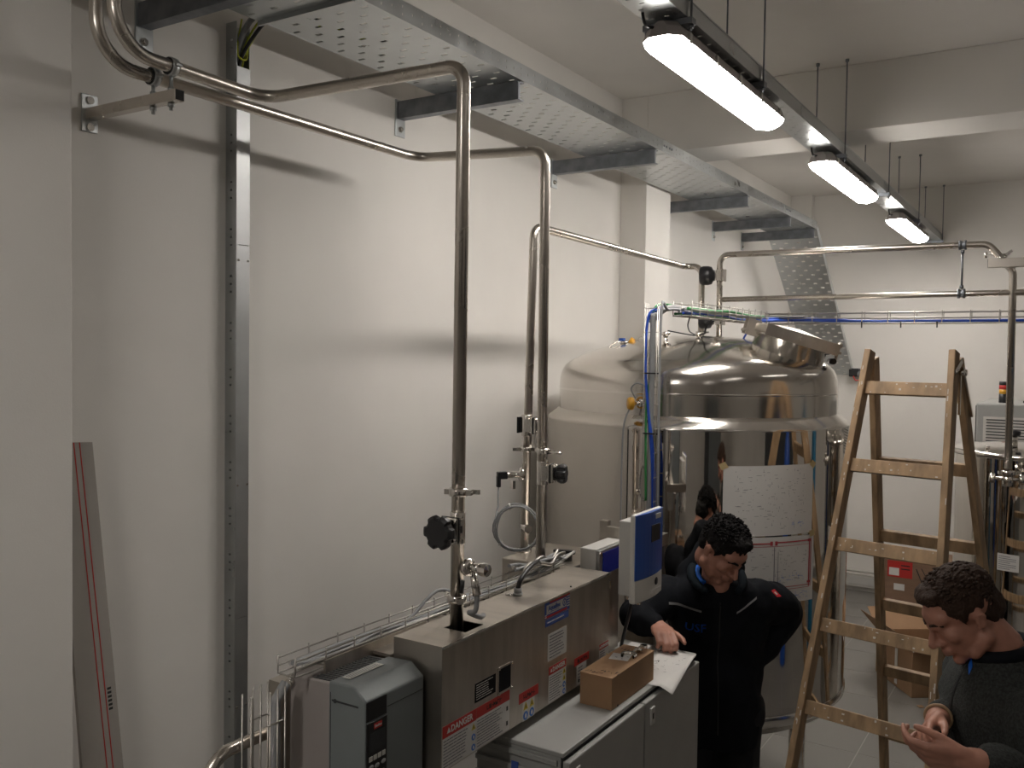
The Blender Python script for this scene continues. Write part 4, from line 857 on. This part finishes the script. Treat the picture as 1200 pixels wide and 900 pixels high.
MB('black').obox((.62, 8.93, 2.075), (.045, 0, 0), (0, .045, 0), (0, 0, .04)).build('body', cm, bevel=.01); MB('grey_c').cyl((.66, 8.9, 2.06), (.75, 8.88, 2.06), .028, n=12).build('gland', cm); MB('red').tube(smooth_path([(.62, 8.88, 2.04), (.65, 8.86, 2.0), (.70, 8.88, 2.02)]), .006, 6).build('red_wire', cm)

# ------------------------------------------------ cartons at the back
cA = thing('carton', 'brown carton with red shipping label near the back wall', 'carton', (1.25, 8.4, 0))
MB('card_d').box((1.0, 8.3, .0), (1.62, 8.7, .50)).build('body', cA, bevel=.003)
bx('red_label', (1.06, 8.298, .33), (1.26, 8.2995, .47), 'red', cA); bx('white_field', (1.075, 8.2965, .345), (1.155, 8.2975, .41), 'paper', cA); bx('white_label', (1.115, 8.298, .22), (1.20, 8.2995, .275), 'paper', cA)
MB('ink_k').beam((1.29, 8.2985, .42), (1.36, 8.2985, .25), .008, .001, up=(0, 1, 0)).beam((1.33, 8.2985, .43), (1.40, 8.2985, .30), .006, .001, up=(0, 1, 0)).build('pen_mark', cA)
mb = MB('ink_k'); 
for i in range(2): mb.box((1.17, 8.2965, .43-i*.03), (1.24, 8.2975, .44-i*.03))
mb.build('printed_lines', cA)
cB = thing('open_carton', 'open brown carton with raised flaps on the floor behind the ladder', 'carton', (1.55, 6.55, 0))
def wallq(a, b, z0, z1, m='card', name='side_panel', tilt=(0, 0, 0)):
    a, b = V(a), V(b); n = (b-a).cross(V((0, 0, 1))).normalized()*.004; t = V(tilt)
    mb = MB(m).hexa([a+V((0, 0, z0)), b+V((0, 0, z0)), b+n+V((0, 0, z0)), a+n+V((0, 0, z0)), a+V((0, 0, z1))+t, b+V((0, 0, z1))+t, b+n+V((0, 0, z1))+t, a+n+V((0, 0, z1))+t]); return mb.build(name, cB)
P0, P1, P2_, P3 = (1.553, 6.312, 0), (1.26, 6.72, 0), (1.66, 7.0, 0), (1.95, 6.60, 0)
wallq(P0, P1, 0, .30); wallq(P1, P2_, 0, .30); wallq(P2_, P3, 0, .30); wallq(P3, P0, 0, .30)
wallq(P0, P1, .30, .44, name='flap', tilt=(-.10, -.07, 0)); wallq(P1, P2_, .30, .42, name='flap', tilt=(-.09, .12, 0)); wallq(P2_, P3, .30, .46, name='flap', tilt=(.03, .02, 0)); wallq(P3, P0, .30, .36, name='flap', tilt=(.10, -.14, 0))
MB('card_d').poly([P0, P1, P2_, P3], .004, (0, 0, 1)).build('bottom_panel', cB)
MB('white_p').poly([(1.44, 6.466, .02), (1.42, 6.494, .02), (1.42, 6.494, .26), (1.44, 6.466, .26)], .002, (-.8, -.6, 0)).build('tape_strip', cB)
o = MB('paper').obox((1.62, 6.66, .12), (.10, .07, 0), (-.05, .07, 0), (0, 0, .09)).build('white_packet', bevel=.01); props(o, 'white packet inside the open brown carton', 'packet')
r = random.Random(77)
for k in range(5): o = MB('card').obox((1.62+r.uniform(0, .2), 6.0+r.uniform(-.2, .2), .003), (r.uniform(.01, .03), .01, 0), (-.01, .015, 0), (0, 0, .002)).build('cardboard_scrap'); props(o, 'tiny cardboard scrap on the floor before the open carton', 'scrap', 'scraps on the floor')

# ================================================================== LADDER
la = thing('step_ladder', 'wooden double painter ladder with white paint splashes beside the tank', 'ladder', (1.87, 3.8, 0))
TH = -.183; Wd = V((math.cos(TH), math.sin(TH), 0)); Sd = V((-math.sin(TH), math.cos(TH), 0)); LC = V((1.864, 3.821, 0)); HT = 2.225
def lp(side, lr, z, inn=0):
    h = HT-z; sp_ = (-.02-.273*h) if side == 'f' else (.02+.285*h)
    return LC+Sd*sp_+Wd*(lr*(.159+.056*h-inn))+V((0, 0, z))
for side in 'fr':
    for lr in (-1, 1):
        a, b = lp(side, lr, 0.0), lp(side, lr, HT+(.01 if side == 'f' else -.02)); ax = (b-a); L = ax.length; ax.normalize(); sdv = (Wd-ax*Wd.dot(ax)).normalized(); n = ax.cross(sdv)
        mb = MB('wood').obox((a+b)/2, ax*L/2, sdv*.0125, n*.030); s_ = mb.build('stile', la, bevel=.003)
        r = random.Random(hash((side, lr)) % 1000 if False else (3 if side == 'f' else 7)+lr); mb = MB('paintspot')
        for k in range(26 if side == 'f' else 8):
            t = r.uniform(.25, .97)*L; off = r.uniform(-.022, .022); ll = r.uniform(.002, .012); ww = r.uniform(.001, .004); c = a+ax*t+n*off
            if side == 'f': mb.obox(c*1+sdv*0+(-n if n.dot(FWD) > 0 else n)*(.0302-abs(off)*0) - n*off if False else a+ax*t+sdv*(r.uniform(-.009, .009))+(n*.0303 if n.dot(FWD) < 0 else -n*.0303), ax*ll, sdv*ww*.6, n*.0004)
            else: mb.obox(c-sdv*.0128, ax*ll, n*ww, sdv*.0004)
        mb.build('paint_spots', s_, kind='stuff')
for side, z1, dz, n_ in (('f', 2.087, .303, 7), ('r', 1.77, .319, 6)):
    for k in range(n_):
        z = z1-k*dz
        if side == 'r' and k == 5: z = .16
        a, b = lp(side, -1, z, .012), lp(side, 1, z, .012); ax = (b-a).normalized(); L = (b-a).length
        slant = V((0, 0, 1))*1+Sd*(.273 if side == 'f' else -.285); slant.normalize(); nn = ax.cross(slant)
        st_ = MB('wood').obox((a+b)/2, ax*L/2, slant*.026, nn*.011).build('rung', la, bevel=.002)
        if side == 'f':
            r = random.Random(k*5+2); mb = MB('paintspot'); nf = nn if nn.dot(FWD) < 0 else -nn
            for q in range(11): mb.obox((a+b)/2+ax*r.uniform(-.46, .46)*L+slant*r.uniform(-.02, .02)+nf*.0113, ax*r.uniform(.0008, .005), slant*r.uniform(.0008, .004), nf*.0004)
            mb.build('paint_spots', st_, kind='stuff')
for z in (1.76,):
    MB('galv_d').cyl(lp('f', -1, z), lp('f', 1, z), .003, n=6).build('tie_rod', la)
a = lp('f', 1, HT-.07)+Wd*.016; b = lp('r', 1, HT-.30)+Wd*.016
hn = MB('steel_b').beam(a-Sd*.03+V((0, 0, .0)), a+Sd*.05+V((0, 0, .045)), .022, .004, up=Wd).build('hinge', la)
MB('steel_b').beam(a-V((0, 0, .0))+Sd*.03, a+Sd*.03-V((0, 0, .16)), .010, .008, up=Wd).build('hinge_strap', la); MB('steel_b').beam(a+Sd*.055+V((0, 0, .02)), b+V((0, 0, .06)), .010, .010, up=Wd).build('hinge_strap', la)
MB('steel_b').cyl(a+Sd*.045, a+Sd*.045+Wd*.02, .012, n=10).cyl(a+Sd*.02, a+Sd*.02+Wd*.018, .007, n=8).build('hinge_bolt', la)
# blue gas bottles seen mirrored in the tank
for k, (x, y, h_, m) in enumerate(((4.0, 5.2, 1.9, 'bottle'), (4.2, 3.85, 1.75, 'blue'))):
    g = thing('gas_bottle', 'tall %s gas bottle standing outside the view, mirrored in the tank' % ('teal' if k == 0 else 'blue'), 'gas bottle', (x, y, 0))
    MB(m).lathe([(0, 0), (.115, 0), (.12, .02), (.12, h_-.25), (.10, h_-.16), (.045, h_-.06), (.035, h_)], (x, y, 0), n=32).build('cylinder', g); MB('black').lathe([(0, 0), (.04, 0), (.045, .12), (0, .14)], (x, y, h_), n=20).build('valve_cap', g)

# dark equipment behind the camera, mirrored in the tank
for (x0, y0_, x1, y1_, h_, lab) in ((3.9, -1.6, 5.0, -1.0, 2.05, 'dark control cabinet outside the view, mirrored in the tank'), (1.2, -2.3, 2.0, -1.7, 2.0, 'dark narrow cabinet outside the view, mirrored in the tank'), (4.9, 2.6, 5.6, 4.2, 2.1, 'dark wide rack outside the view by the far wall')):
    g = thing('equipment_cabinet', lab, 'cabinet', ((x0+x1)/2, (y0_+y1_)/2, 0)); MB('vfd_s').box((x0, y0_, .06), (x1, y1_, h_)).build('body', g, bevel=.01); MB('black').box((x0+.02, y0_+.02, 0), (x1-.02, y1_-.02, .06)).build('plinth', g)
    MB('vfd').box((x0+.03, y1_, .1), (x1-.03, y1_+.015, h_-.04)).build('door', g, bevel=.004)

# ================================================================== PEOPLE
from mathutils import noise as MN
from mathutils.bvhtree import BVHTree
def fuse(mb, name, voxel, smooth, parent, fold=0., ffreq=9., fine=0.):
    """merge overlapping shapes into one continuous surface"""
    o = mb.build(name); rm = o.modifiers.new('r', 'REMESH'); rm.mode = 'VOXEL'; rm.voxel_size = voxel
    sm = o.modifiers.new('s', 'SMOOTH'); sm.factor = .5; sm.iterations = smooth
    dg = bpy.context.evaluated_depsgraph_get(); dg.update(); me = bpy.data.meshes.new_from_object(o.evaluated_get(dg)); m0 = o.data.materials[0]
    bpy.data.objects.remove(o); me.materials.clear(); me.materials.append(m0); me.name = name
    if fold or fine:
        ns = [v_.normal.copy() for v_ in me.vertices]
        for v_, n in zip(me.vertices, ns):
            a = MN.noise(v_.co*ffreq)+.55*MN.noise(V((v_.co.x*ffreq*2.3, v_.co.y*ffreq*2.3, v_.co.z*ffreq*1.1)))
            v_.co += n*(fold*a+fine*MN.noise(v_.co*70))
    for p in me.polygons: p.use_smooth = True
    bvh = BVHTree.FromPolygons([v_.co.copy() for v_ in me.vertices], [tuple(p.vertices) for p in me.polygons])
    return link_mesh(name, me, parent), bvh
def body_rings(mb, rows, side, front, n=28):
    side, front = V(side).normalized(), V(front).normalized(); R = []
    for c, hw, hd in rows:
        c = V(c); R.append([c+side*hw*math.copysign(abs(math.cos(a))**.85, math.cos(a))+front*hd*math.copysign(abs(math.sin(a))**.85, math.sin(a)) for a in (2*PI*k/n for k in range(n))])
    mb.rings(R)
def head_frame(c, f, roll=0):
    f = V(f).normalized(); x = f.cross(V((0, 0, 1))).normalized(); u = x.cross(f)
    if roll: q = Matrix.Rotation(roll, 3, f); x = q @ x; u = q @ u
    T = Matrix((x, f, u)).transposed().to_4x4(); T.translation = V(c); return T
def add_head(mb, T, s=1.):
    mb.T = T @ Matrix.Scale(s, 4)
    mb.ball((0, -.012, .035), (.074, .094, .084), 28, 18)         # cranium
    mb.ball((0, .022, -.030), (.060, .066, .080), 24, 16)         # face
    mb.ball((0, .030, -.078), (.046, .050, .036), 20, 12)         # jaw
    mb.ball((0, .072, -.100), (.020, .018, .017), 14, 10)         # chin
    mb.ball((0, .062, .028), (.056, .030, .030), 20, 12)          # forehead
    mb.limb([(-.034, .079, .012), (-.012, .087, .010), (.012, .087, .010), (.034, .079, .012)], [.010, .010, .010, .010], 10)
    mb.limb([(0, .088, .004), (0, .104, -.018), (0, .113, -.034)], [.0075, .0090, .0115], 12)
    for s_ in (-1, 1):
        mb.ball((s_*.012, .098, -.038), (.009, .010, .008), 10, 8)
        mb.ball((s_*.040, .062, -.022), (.020, .022, .022), 14, 10)   # cheek
        mb.ball((s_*.030, .076, -.004), (.014, .009, .0085), 12, 8)   # closed lid
        mb.limb([(s_*.052, .0, -.065), (s_*.040, .040, -.086)], [.022, .020], 12)
        E_ = [(s_*.073, .006, -.028), (s_*.076, .001, -.012), (s_*.080, -.004, .004), (s_*.081, -.015, .010), (s_*.081, -.021, .001), (s_*.078, -.017, -.014), (s_*.075, -.006, -.030)]
        mb.limb(E_+[E_[0]], [.0048]*8, 8); mb.ball((s_*.074, -.006, -.008), (.006, .013, .018), 10, 8)
    mb.limb([(-.020, .086, -.062), (0, .096, -.060), (.020, .086, -.062)], [.0055, .0075, .0055], 10)
    mb.limb([(-.017, .085, -.071), (0, .094, -.072), (.017, .085, -.071)], [.006, .008, .006], 10)
    mb.limb([(0, -.030, -.035), (0, -.028, -.080)], [.050, .050], 18)
    mb.T = Matrix.Identity(4)
def add_hand(mb, wrist, D_, N_, S_, curls, thumb=(.6, .7, .2), tc=.35, s=1.):
    D_ = V(D_).normalized(); N_ = V(N_); N_ = (N_-D_*N_.dot(D_)).normalized(); S_ = V(S_); S_ = (S_-D_*S_.dot(D_)-N_*S_.dot(N_)).normalized(); w0 = V(wrist)
    mb.limb([w0-D_*.03, w0+D_*.01], [.026*s, .025*s], 14); tips = []
    for k, off in enumerate((.030, .010, -.010, -.029)):
        kn = w0+D_*(.088, .092, .088, .080)[k]*s+S_*off*s
        mb.limb([w0+D_*.005+S_*off*.55, w0+D_*.045*s+S_*off*.9*s, kn], [.017*s, .0150*s, .0112*s], 12)
        L_ = ((.042, .025, .020), (.046, .028, .022), (.042, .026, .021), (.033, .021, .018))[k]; p = kn; d = D_.copy(); ang = 0; P = [p]; c = curls[k] if isinstance(curls[0], (tuple, list)) else curls
        for q in range(3):
            ang += c[q]; d = D_*math.cos(ang)+N_*math.sin(ang)+S_*off*.8; d.normalize(); p = p+d*L_[q]*s; P.append(p)
        mb.limb(P, [.0098*s, .0090*s, .0082*s, .0066*s], 12); tips.append(p)
    b = w0+D_*.022*s+S_*.020*s+N_*.006; td = (D_*thumb[0]+S_*thumb[1]+N_*thumb[2]).normalized(); p1 = b+td*.044*s
    td2 = (td+D_*tc-S_*tc*.6).normalized(); p2_ = p1+td2*.032*s; td3 = (td2+D_*tc-S_*tc*.8).normalized(); p3 = p2_+td3*.026*s
    mb.limb([b, p1, p2_, p3], [.0165*s, .0120*s, .0102*s, .0082*s], 12)
def add_hair(T, m, name, parent, seed, s=1., tuft=.03, n=420, up=.6, sweep=(0, .3, 0), spiky=1., front=.30):
    r = random.Random(seed); mb = MB(m); mb.T = T @ Matrix.Scale(s, 4); c0 = V((0, -.016, .043)); rad = V((.0780, .0950, .080))
    mb.ball(c0, tuple(rad), 36, 24); mb.ball((0, -.052, -.012), (.061, .056, .058), 24, 16)
    mb.ball((0, .050, .085), (.052, .034, .026), 20, 12)
    for s_ in (-1, 1): mb.limb([(s_*.071, .022, .030), (s_*.070, .026, -.002)], [.010, .006], 10)
    mb.T = Matrix.Identity(4)
    h, bvh = fuse(mb, name, .006, 4, parent, fold=.004, ffreq=38, fine=.0035)
    mb = MB(m); mb.T = T @ Matrix.Scale(s, 4); k = 0
    while k < n:
        d = V((r.gauss(0, 1), r.gauss(0, 1), r.gauss(0, 1))).normalized()
        if d.z < -.45 or (d.y > .55 and d.z < .35) or (abs(d.x) > .7 and d.z < .22 and d.y > -.35): continue
        p = c0+V((d.x*rad.x, d.y*rad.y, d.z*rad.z))*.97; g = (d*spiky+V(sweep)+V((r.uniform(-.5, .5), r.uniform(-.5, .5), r.uniform(-.2, .5)))).normalized(); L_ = tuft*r.uniform(.5, 1.1)
        mb.tube([p, p+g*L_*.5, p+g*L_*.9+V((0, .25, -.15))*L_*.3], [.0055, .004, .0008], 5); k += 1
    mb.T = Matrix.Identity(4); mb.build('hair_tufts', h, kind='stuff'); return h
def decal(pts, bvh, d, m, name, parent, off=.0012):
    """flat patch draped on a garment: rows of points cast along d"""
    mb = MB(m); d = V(d).normalized(); g = []
    for row in pts:
        rr = []
        for p in row:
            h, nn, i, ds = bvh.ray_cast(V(p)-d*.4, d); q = (h if h else V(p))-d*off; rr.append(mb.v(q))
        g.append(rr)
    for i in range(len(g)-1):
        for j in range(len(g[0])-1): mb.f([g[i][j], g[i+1][j], g[i+1][j+1], g[i][j+1]], True)
    return mb.build(name, parent)
def strip(a, b, w_, upv, n=10):
    a, b, upv = V(a), V(b), V(upv); return [[a.lerp(b, i/n)+upv*w_*k for k in (-.5, 0, .5)] for i in range(n+1)]

# ---------------------------------------------------------------- person leaning on the cabinet
SD, FR = V((.847, .531, 0)), V((.531, -.847, 0))
HC1 = V((1.3048, 3.2748, 1.4812)); T1 = head_frame(HC1, (.70, -.30, -.64), roll=-.06)
pm = thing('person', 'person in black work jacket with blue letters leaning on the grey cabinet, head bowed', 'person', (1.254, 3.4890, 0))
mb = MB('skin'); add_head(mb, T1, .985)
body_rings(mb, [((1.221, 3.4780, 0.825), 0.132, 0.099), ((1.2265, 3.4746, 1.0083), 0.132, 0.099), ((1.243, 3.454, 1.155), 0.165, 0.121), ((1.2397, 3.399, 1.265), 0.165, 0.099), ((1.2452, 3.366, 1.309), 0.088, 0.066)], SD, FR)
mb.limb([(1.2485, 3.366, 1.276), (1.2672, 3.3275, 1.364), HC1+V((-.02, .02, -.03))], [0.066, 0.0594, 0.0594], 20)
mb.limb([(1.280, 3.312, 1.318), (1.288, 3.310, 1.335)], [.036, .036], 16)
mb.limb([(1.0615, 3.2835, 1.265), (1.0428, 3.091, 1.2265), (1.1385, 3.0635, 1.2133)], [0.0495, 0.0418, 0.0275])
mb.limb([(1.3805, 3.465, 1.265), (1.4465, 3.652, 1.166), (1.331, 3.5296, 1.0083), (1.298, 3.4719, 0.9717)], [0.0495, 0.0418, 0.0308, 0.033])
for hx, hy, kx, ky, ax_, ay in ((1.145, 3.44, 1.135, 3.415, 1.133, 3.489), (1.28, 3.51, 1.298, 3.51, 1.309, 3.588)): mb.limb([(hx, hy, .92), (kx, ky, .5), (ax_, ay, .08)], [0.0825, 0.0605, 0.044])
add_hand(mb, (1.1462, 3.0558, 1.2122), (.60, -.78, -.02), (.05, .0, -1), (.78, .62, 0), ((.55, 1.35, .9), (.6, 1.4, .9), (.62, 1.4, .9), (.6, 1.35, .9)), thumb=(.55, .72, .25), tc=.5, s=1.0)
body1, _ = fuse(mb, 'body', .0046, 4, pm, fine=.0006)
add_hair(T1, 'hair1', 'hair', pm, 3, .985, tuft=.018, n=620, sweep=(0, .35, .35), spiky=.9)
mb = MB('hair1'); mb.T = T1 @ Matrix.Scale(.99, 4)
for s_ in (-1, 1): mb.limb([(s_*.046, .074, .016), (s_*.030, .087, .024), (s_*.014, .094, .020)], [0.0031, 0.005, 0.0044], 8)
mb.T = Matrix.Identity(4); mb.build('eyebrows', pm)
mb = MB('jacket')
body_rings(mb, [((1.2155, 3.4835, 0.66), 0.165, 0.132), ((1.2155, 3.4835, 0.7333), 0.1738, 0.1375), ((1.2188, 3.4725, 0.8892), 0.176, 0.143), ((1.2254, 3.4801, 1.0083), 0.176, 0.143), ((1.2298, 3.454, 1.144), 0.1958, 0.154), ((1.232, 3.399, 1.254), 0.2068, 0.1375), ((1.2397, 3.3825, 1.3145), 0.165, 0.1155), ((1.243, 3.366, 1.3475), 0.1155, 0.0935)], SD, FR)
mb.limb([(1.067, 3.289, 1.2595), (1.045, 3.19, 1.2485), (1.034, 3.102, 1.2298), (1.078, 3.0745, 1.221), (1.1198, 3.0668, 1.2144)], [0.0913, 0.0814, 0.0682, 0.0572, 0.0462])
mb.limb([(1.3695, 3.465, 1.254), (1.419, 3.564, 1.2265), (1.441, 3.641, 1.1715), (1.386, 3.5832, 1.0633), (1.309, 3.5007, 0.99)], [0.0924, 0.0825, 0.0748, 0.0682, 0.0638])
mb.limb([(1.144, 3.377, 1.342), (1.2045, 3.4045, 1.4135), (1.287, 3.421, 1.375)], [0.0605, 0.0682, 0.0605])          # folded hood
jk, jb = fuse(mb, 'jacket', .0085, 4, pm, fold=.015, ffreq=8.5, fine=.0012)
# standing collar: open ring round the neck
cc_ = V((1.2628, 3.3385, 1.3475)); pts = []; rr_ = []
for k in range(25):
    a = (-.92+1.84*k/24)*PI*.84; q = cc_-FR*math.cos(a)*.104+SD*math.sin(a)*.096+V((0, 0, .046*math.cos(a)+.010)); pts.append(q); rr_.append(.024-.010*abs(k-12)/12)
mb = MB('jacket2'); mb.tube(pts, rr_, 12); mb.ball(pts[0], .014); mb.ball(pts[-1], .014); mb.build('collar', pm)
for a_, b_ in ((1, 8), (17, 20)): MB('jblue').tube([p+(cc_-p).normalized()*.021+V((0, 0, .012)) for p in pts[a_:b_]], .009, 8).build('collar_trim', pm)
back = -FR
decal(strip((1.1275, 3.19, 1.2672), (1.2375, 3.2505, 1.2342), .009, (0, 0, 1)), jb, back, 'reflect', 'reflective_strip', pm)
decal(strip((1.3475, 3.322, 1.2342), (1.4135, 3.366, 1.2892), .009, (0, 0, 1)), jb, back, 'reflect', 'reflective_strip', pm)
decal(strip((1.0285, 3.135, 1.3112), (1.1055, 3.1735, 1.3222), .006, (0, 0, 1)), jb, back, 'jblue', 'blue_piping', pm)
decal(strip((1.43, 3.4815, 1.3068), (1.4531, 3.498, 1.2782), .020, SD), jb, back, 'jred', 'sleeve_badge', pm)
decal(strip((1.4366, 3.487, 1.298), (1.4454, 3.4936, 1.287), .008, SD), jb, back, 'paper', 'badge_mark', pm, off=.0022)
decal(strip((1.2925, 3.289, 1.276), (1.2738, 3.355, 0.7333), .005, SD, 24), jb, back, 'rubber', 'zip', pm)
me = text_mesh('USF', .046, .0008); me.materials.clear(); me.materials.append(W['jblue'])
T_ = Matrix((SD, V((0, 0, 1)), FR)).transposed().to_4x4(); T_.translation = V((1.2012, 3.278, 1.1638)); me.transform(T_)
for v_ in me.vertices:
    h, nn, i, ds = jb.ray_cast(v_.co+FR*.4, back); v_.co = (h+FR*.0015) if h else v_.co
link_mesh('lettering', me, pm)
mb = MB('trouser')
mb.limb([(1.2155, 3.4835, 0.8067), (1.155, 3.4450, 0.7883)], [0.132, 0.121]); mb.limb([(1.2155, 3.4835, 0.8067), (1.2815, 3.5220, 0.7883)], [0.132, 0.121])
mb.limb([(1.144, 3.4395, 0.7792), (1.133, 3.4120, 0.4583), (1.133, 3.4890, 0.11)], [0.1078, 0.088, 0.0748]); mb.limb([(1.2815, 3.5220, 0.7792), (1.298, 3.5110, 0.4583), (1.309, 3.5880, 0.11)], [0.1078, 0.088, 0.0748])
fuse(mb, 'trousers', .010, 4, pm, fold=.008, ffreq=9)
def shoe(x, y, d, parent):
    d = V(d).normalized(); s_ = V((-d.y, d.x, 0)); mb = MB('rubber'); o = V((x, y, 0)); mb.limb([o-d*.03+V((0, 0, .045)), o+d*.06+V((0, 0, .045)), o+d*.15+V((0, 0, .036))], [0.0462, 0.0462, 0.0374]); mb.limb([o+V((0, 0, .05)), o+V((0, 0, .12))], [0.044, 0.0495]); fuse(mb, 'shoe', .008, 3, parent)
shoe(1.133, 3.489, (.45, -.85, 0), pm); shoe(1.309, 3.588, (.6, -.8, 0), pm)

# ---------------------------------------------------------------- person looking down at own hands
SD2, FR2 = V((.533, -.846, 0)), V((-.846, -.533, 0))
HC2 = V((2.193, 2.440, 1.588)); T2 = head_frame(HC2, (-.70, -.44, -.56), roll=.04)
pn = thing('person', 'person with short brown hair in grey fleece looking down at both hands', 'person', (2.36, 2.55, 0))
mb = MB('skin'); add_head(mb, T2, .935)
body_rings(mb, [((2.38, 2.565, .90), .13, .09), ((2.34, 2.54, 1.10), .13, .09), ((2.30, 2.515, 1.28), .15, .10), ((2.275, 2.50, 1.38), .15, .085), ((2.275, 2.49, 1.43), .08, .06)], SD2, FR2)
mb.limb([(2.278, 2.492, 1.40), (2.272, 2.488, 1.50), HC2+V((.03, .02, -.03))], [.062, .058, .056], 20)
mb.limb([(2.365, 2.35, 1.395), (2.43, 2.26, 1.20), (2.295, 2.212, 1.318), (2.243, 2.186, 1.328)], [.045, .040, .034, .026])
mb.limb([(2.20, 2.635, 1.38), (2.225, 2.60, 1.19), (2.155, 2.48, 1.315), (2.150, 2.385, 1.328)], [.045, .040, .034, .026])
for q in (-1, 1): mb.limb([V((2.38, 2.57, .92))+SD2*.09*q, V((2.37, 2.56, .5))+SD2*.10*q, V((2.40, 2.58, .08))+SD2*.11*q], [.075, .055, .04])
add_hand(mb, (2.238, 2.182, 1.329), (-.95, -.24, -.03), (-.15, .75, .45), (-.1, -.45, .85), ((.35, .75, .5), (.55, .85, .6), (.7, .9, .6), (.8, .9, .6)), thumb=(.85, .45, .35), tc=.2, s=.92)
add_hand(mb, (2.150, 2.378, 1.328), (-.22, -.96, -.04), (.75, -.2, -.55), (.45, -.1, .85), ((.30, .70, .5), (.5, .85, .6), (.65, .9, .6), (.75, .9, .6)), thumb=(.85, .45, .35), tc=.2, s=.92)
fuse(mb, 'body', .0046, 4, pn, fine=.0006)
add_hair(T2, 'hair2', 'hair', pn, 9, .925, tuft=.016, n=520, sweep=(0, .9, -.1), spiky=.35)
mb = MB('hair2'); mb.T = T2 @ Matrix.Scale(.94, 4)
for s_ in (-1, 1): mb.limb([(s_*.046, .074, .014), (s_*.030, .087, .021), (s_*.014, .093, .018)], [.0025, .004, .0035], 8)
mb.T = Matrix.Identity(4); mb.build('eyebrows', pn)
mb = MB('fleece')
body_rings(mb, [((2.40, 2.575, .80), .175, .125), ((2.39, 2.57, .88), .182, .13), ((2.35, 2.54, 1.05), .185, .132), ((2.305, 2.515, 1.24), .198, .138), ((2.28, 2.502, 1.36), .195, .122), ((2.276, 2.495, 1.425), .145, .098), ((2.277, 2.492, 1.465), .092, .082), ((2.279, 2.492, 1.50), .075, .074)], SD2, FR2)
mb.limb([(2.365, 2.355, 1.375), (2.43, 2.27, 1.20), (2.30, 2.214, 1.318), (2.286, 2.208, 1.321)], [.080, .062, .045, .042])
mb.limb([(2.205, 2.635, 1.375), (2.225, 2.60, 1.19), (2.165, 2.48, 1.308), (2.156, 2.455, 1.316)], [.076, .058, .043, .038])
fl, fb = fuse(mb, 'fleece_jacket', .0085, 5, pn, fold=.007, ffreq=8)
cc_ = V((2.273, 2.490, 1.500)); pts = []
for k in range(25):
    a = (-1+2*k/24)*PI*.90; pts.append(cc_-FR2*math.cos(a)*.072+SD2*math.sin(a)*.069+V((0, 0, .016*math.cos(a))))
MB('jacket').tube(pts, .016, 12).build('collar', pn)
decal(strip((2.17, 2.425, 1.455), (2.18, 2.44, 1.05), .006, SD2, 24), fb, -FR2, 'black', 'zip', pn)
decal(strip((2.19, 2.425, 1.470), (2.19, 2.405, 1.450), .020, (0, 0, 1), 4), fb, -FR2, 'jblue', 'chest_badge', pn)
MB('wood').tube([V((2.1515, 2.405, 1.3275))+V((math.cos(a)*.030, 0, math.sin(a)*.030)) for a in (2*PI*k/20 for k in range(20))], .004, 8, loop=True).build('bracelet', pn)
mb = MB('trouser')
for q in (-1, 1): mb.limb([V((2.385, 2.57, .86))+SD2*.075*q, V((2.37, 2.56, .5))+SD2*.10*q, V((2.40, 2.58, .12))+SD2*.11*q], [.118, .085, .072])
fuse(mb, 'trousers', .010, 4, pn, fold=.008, ffreq=9)
for q in (-1, 1): p = V((2.40, 2.58, 0))+SD2*.11*q; shoe(p.x, p.y, FR2, pn)
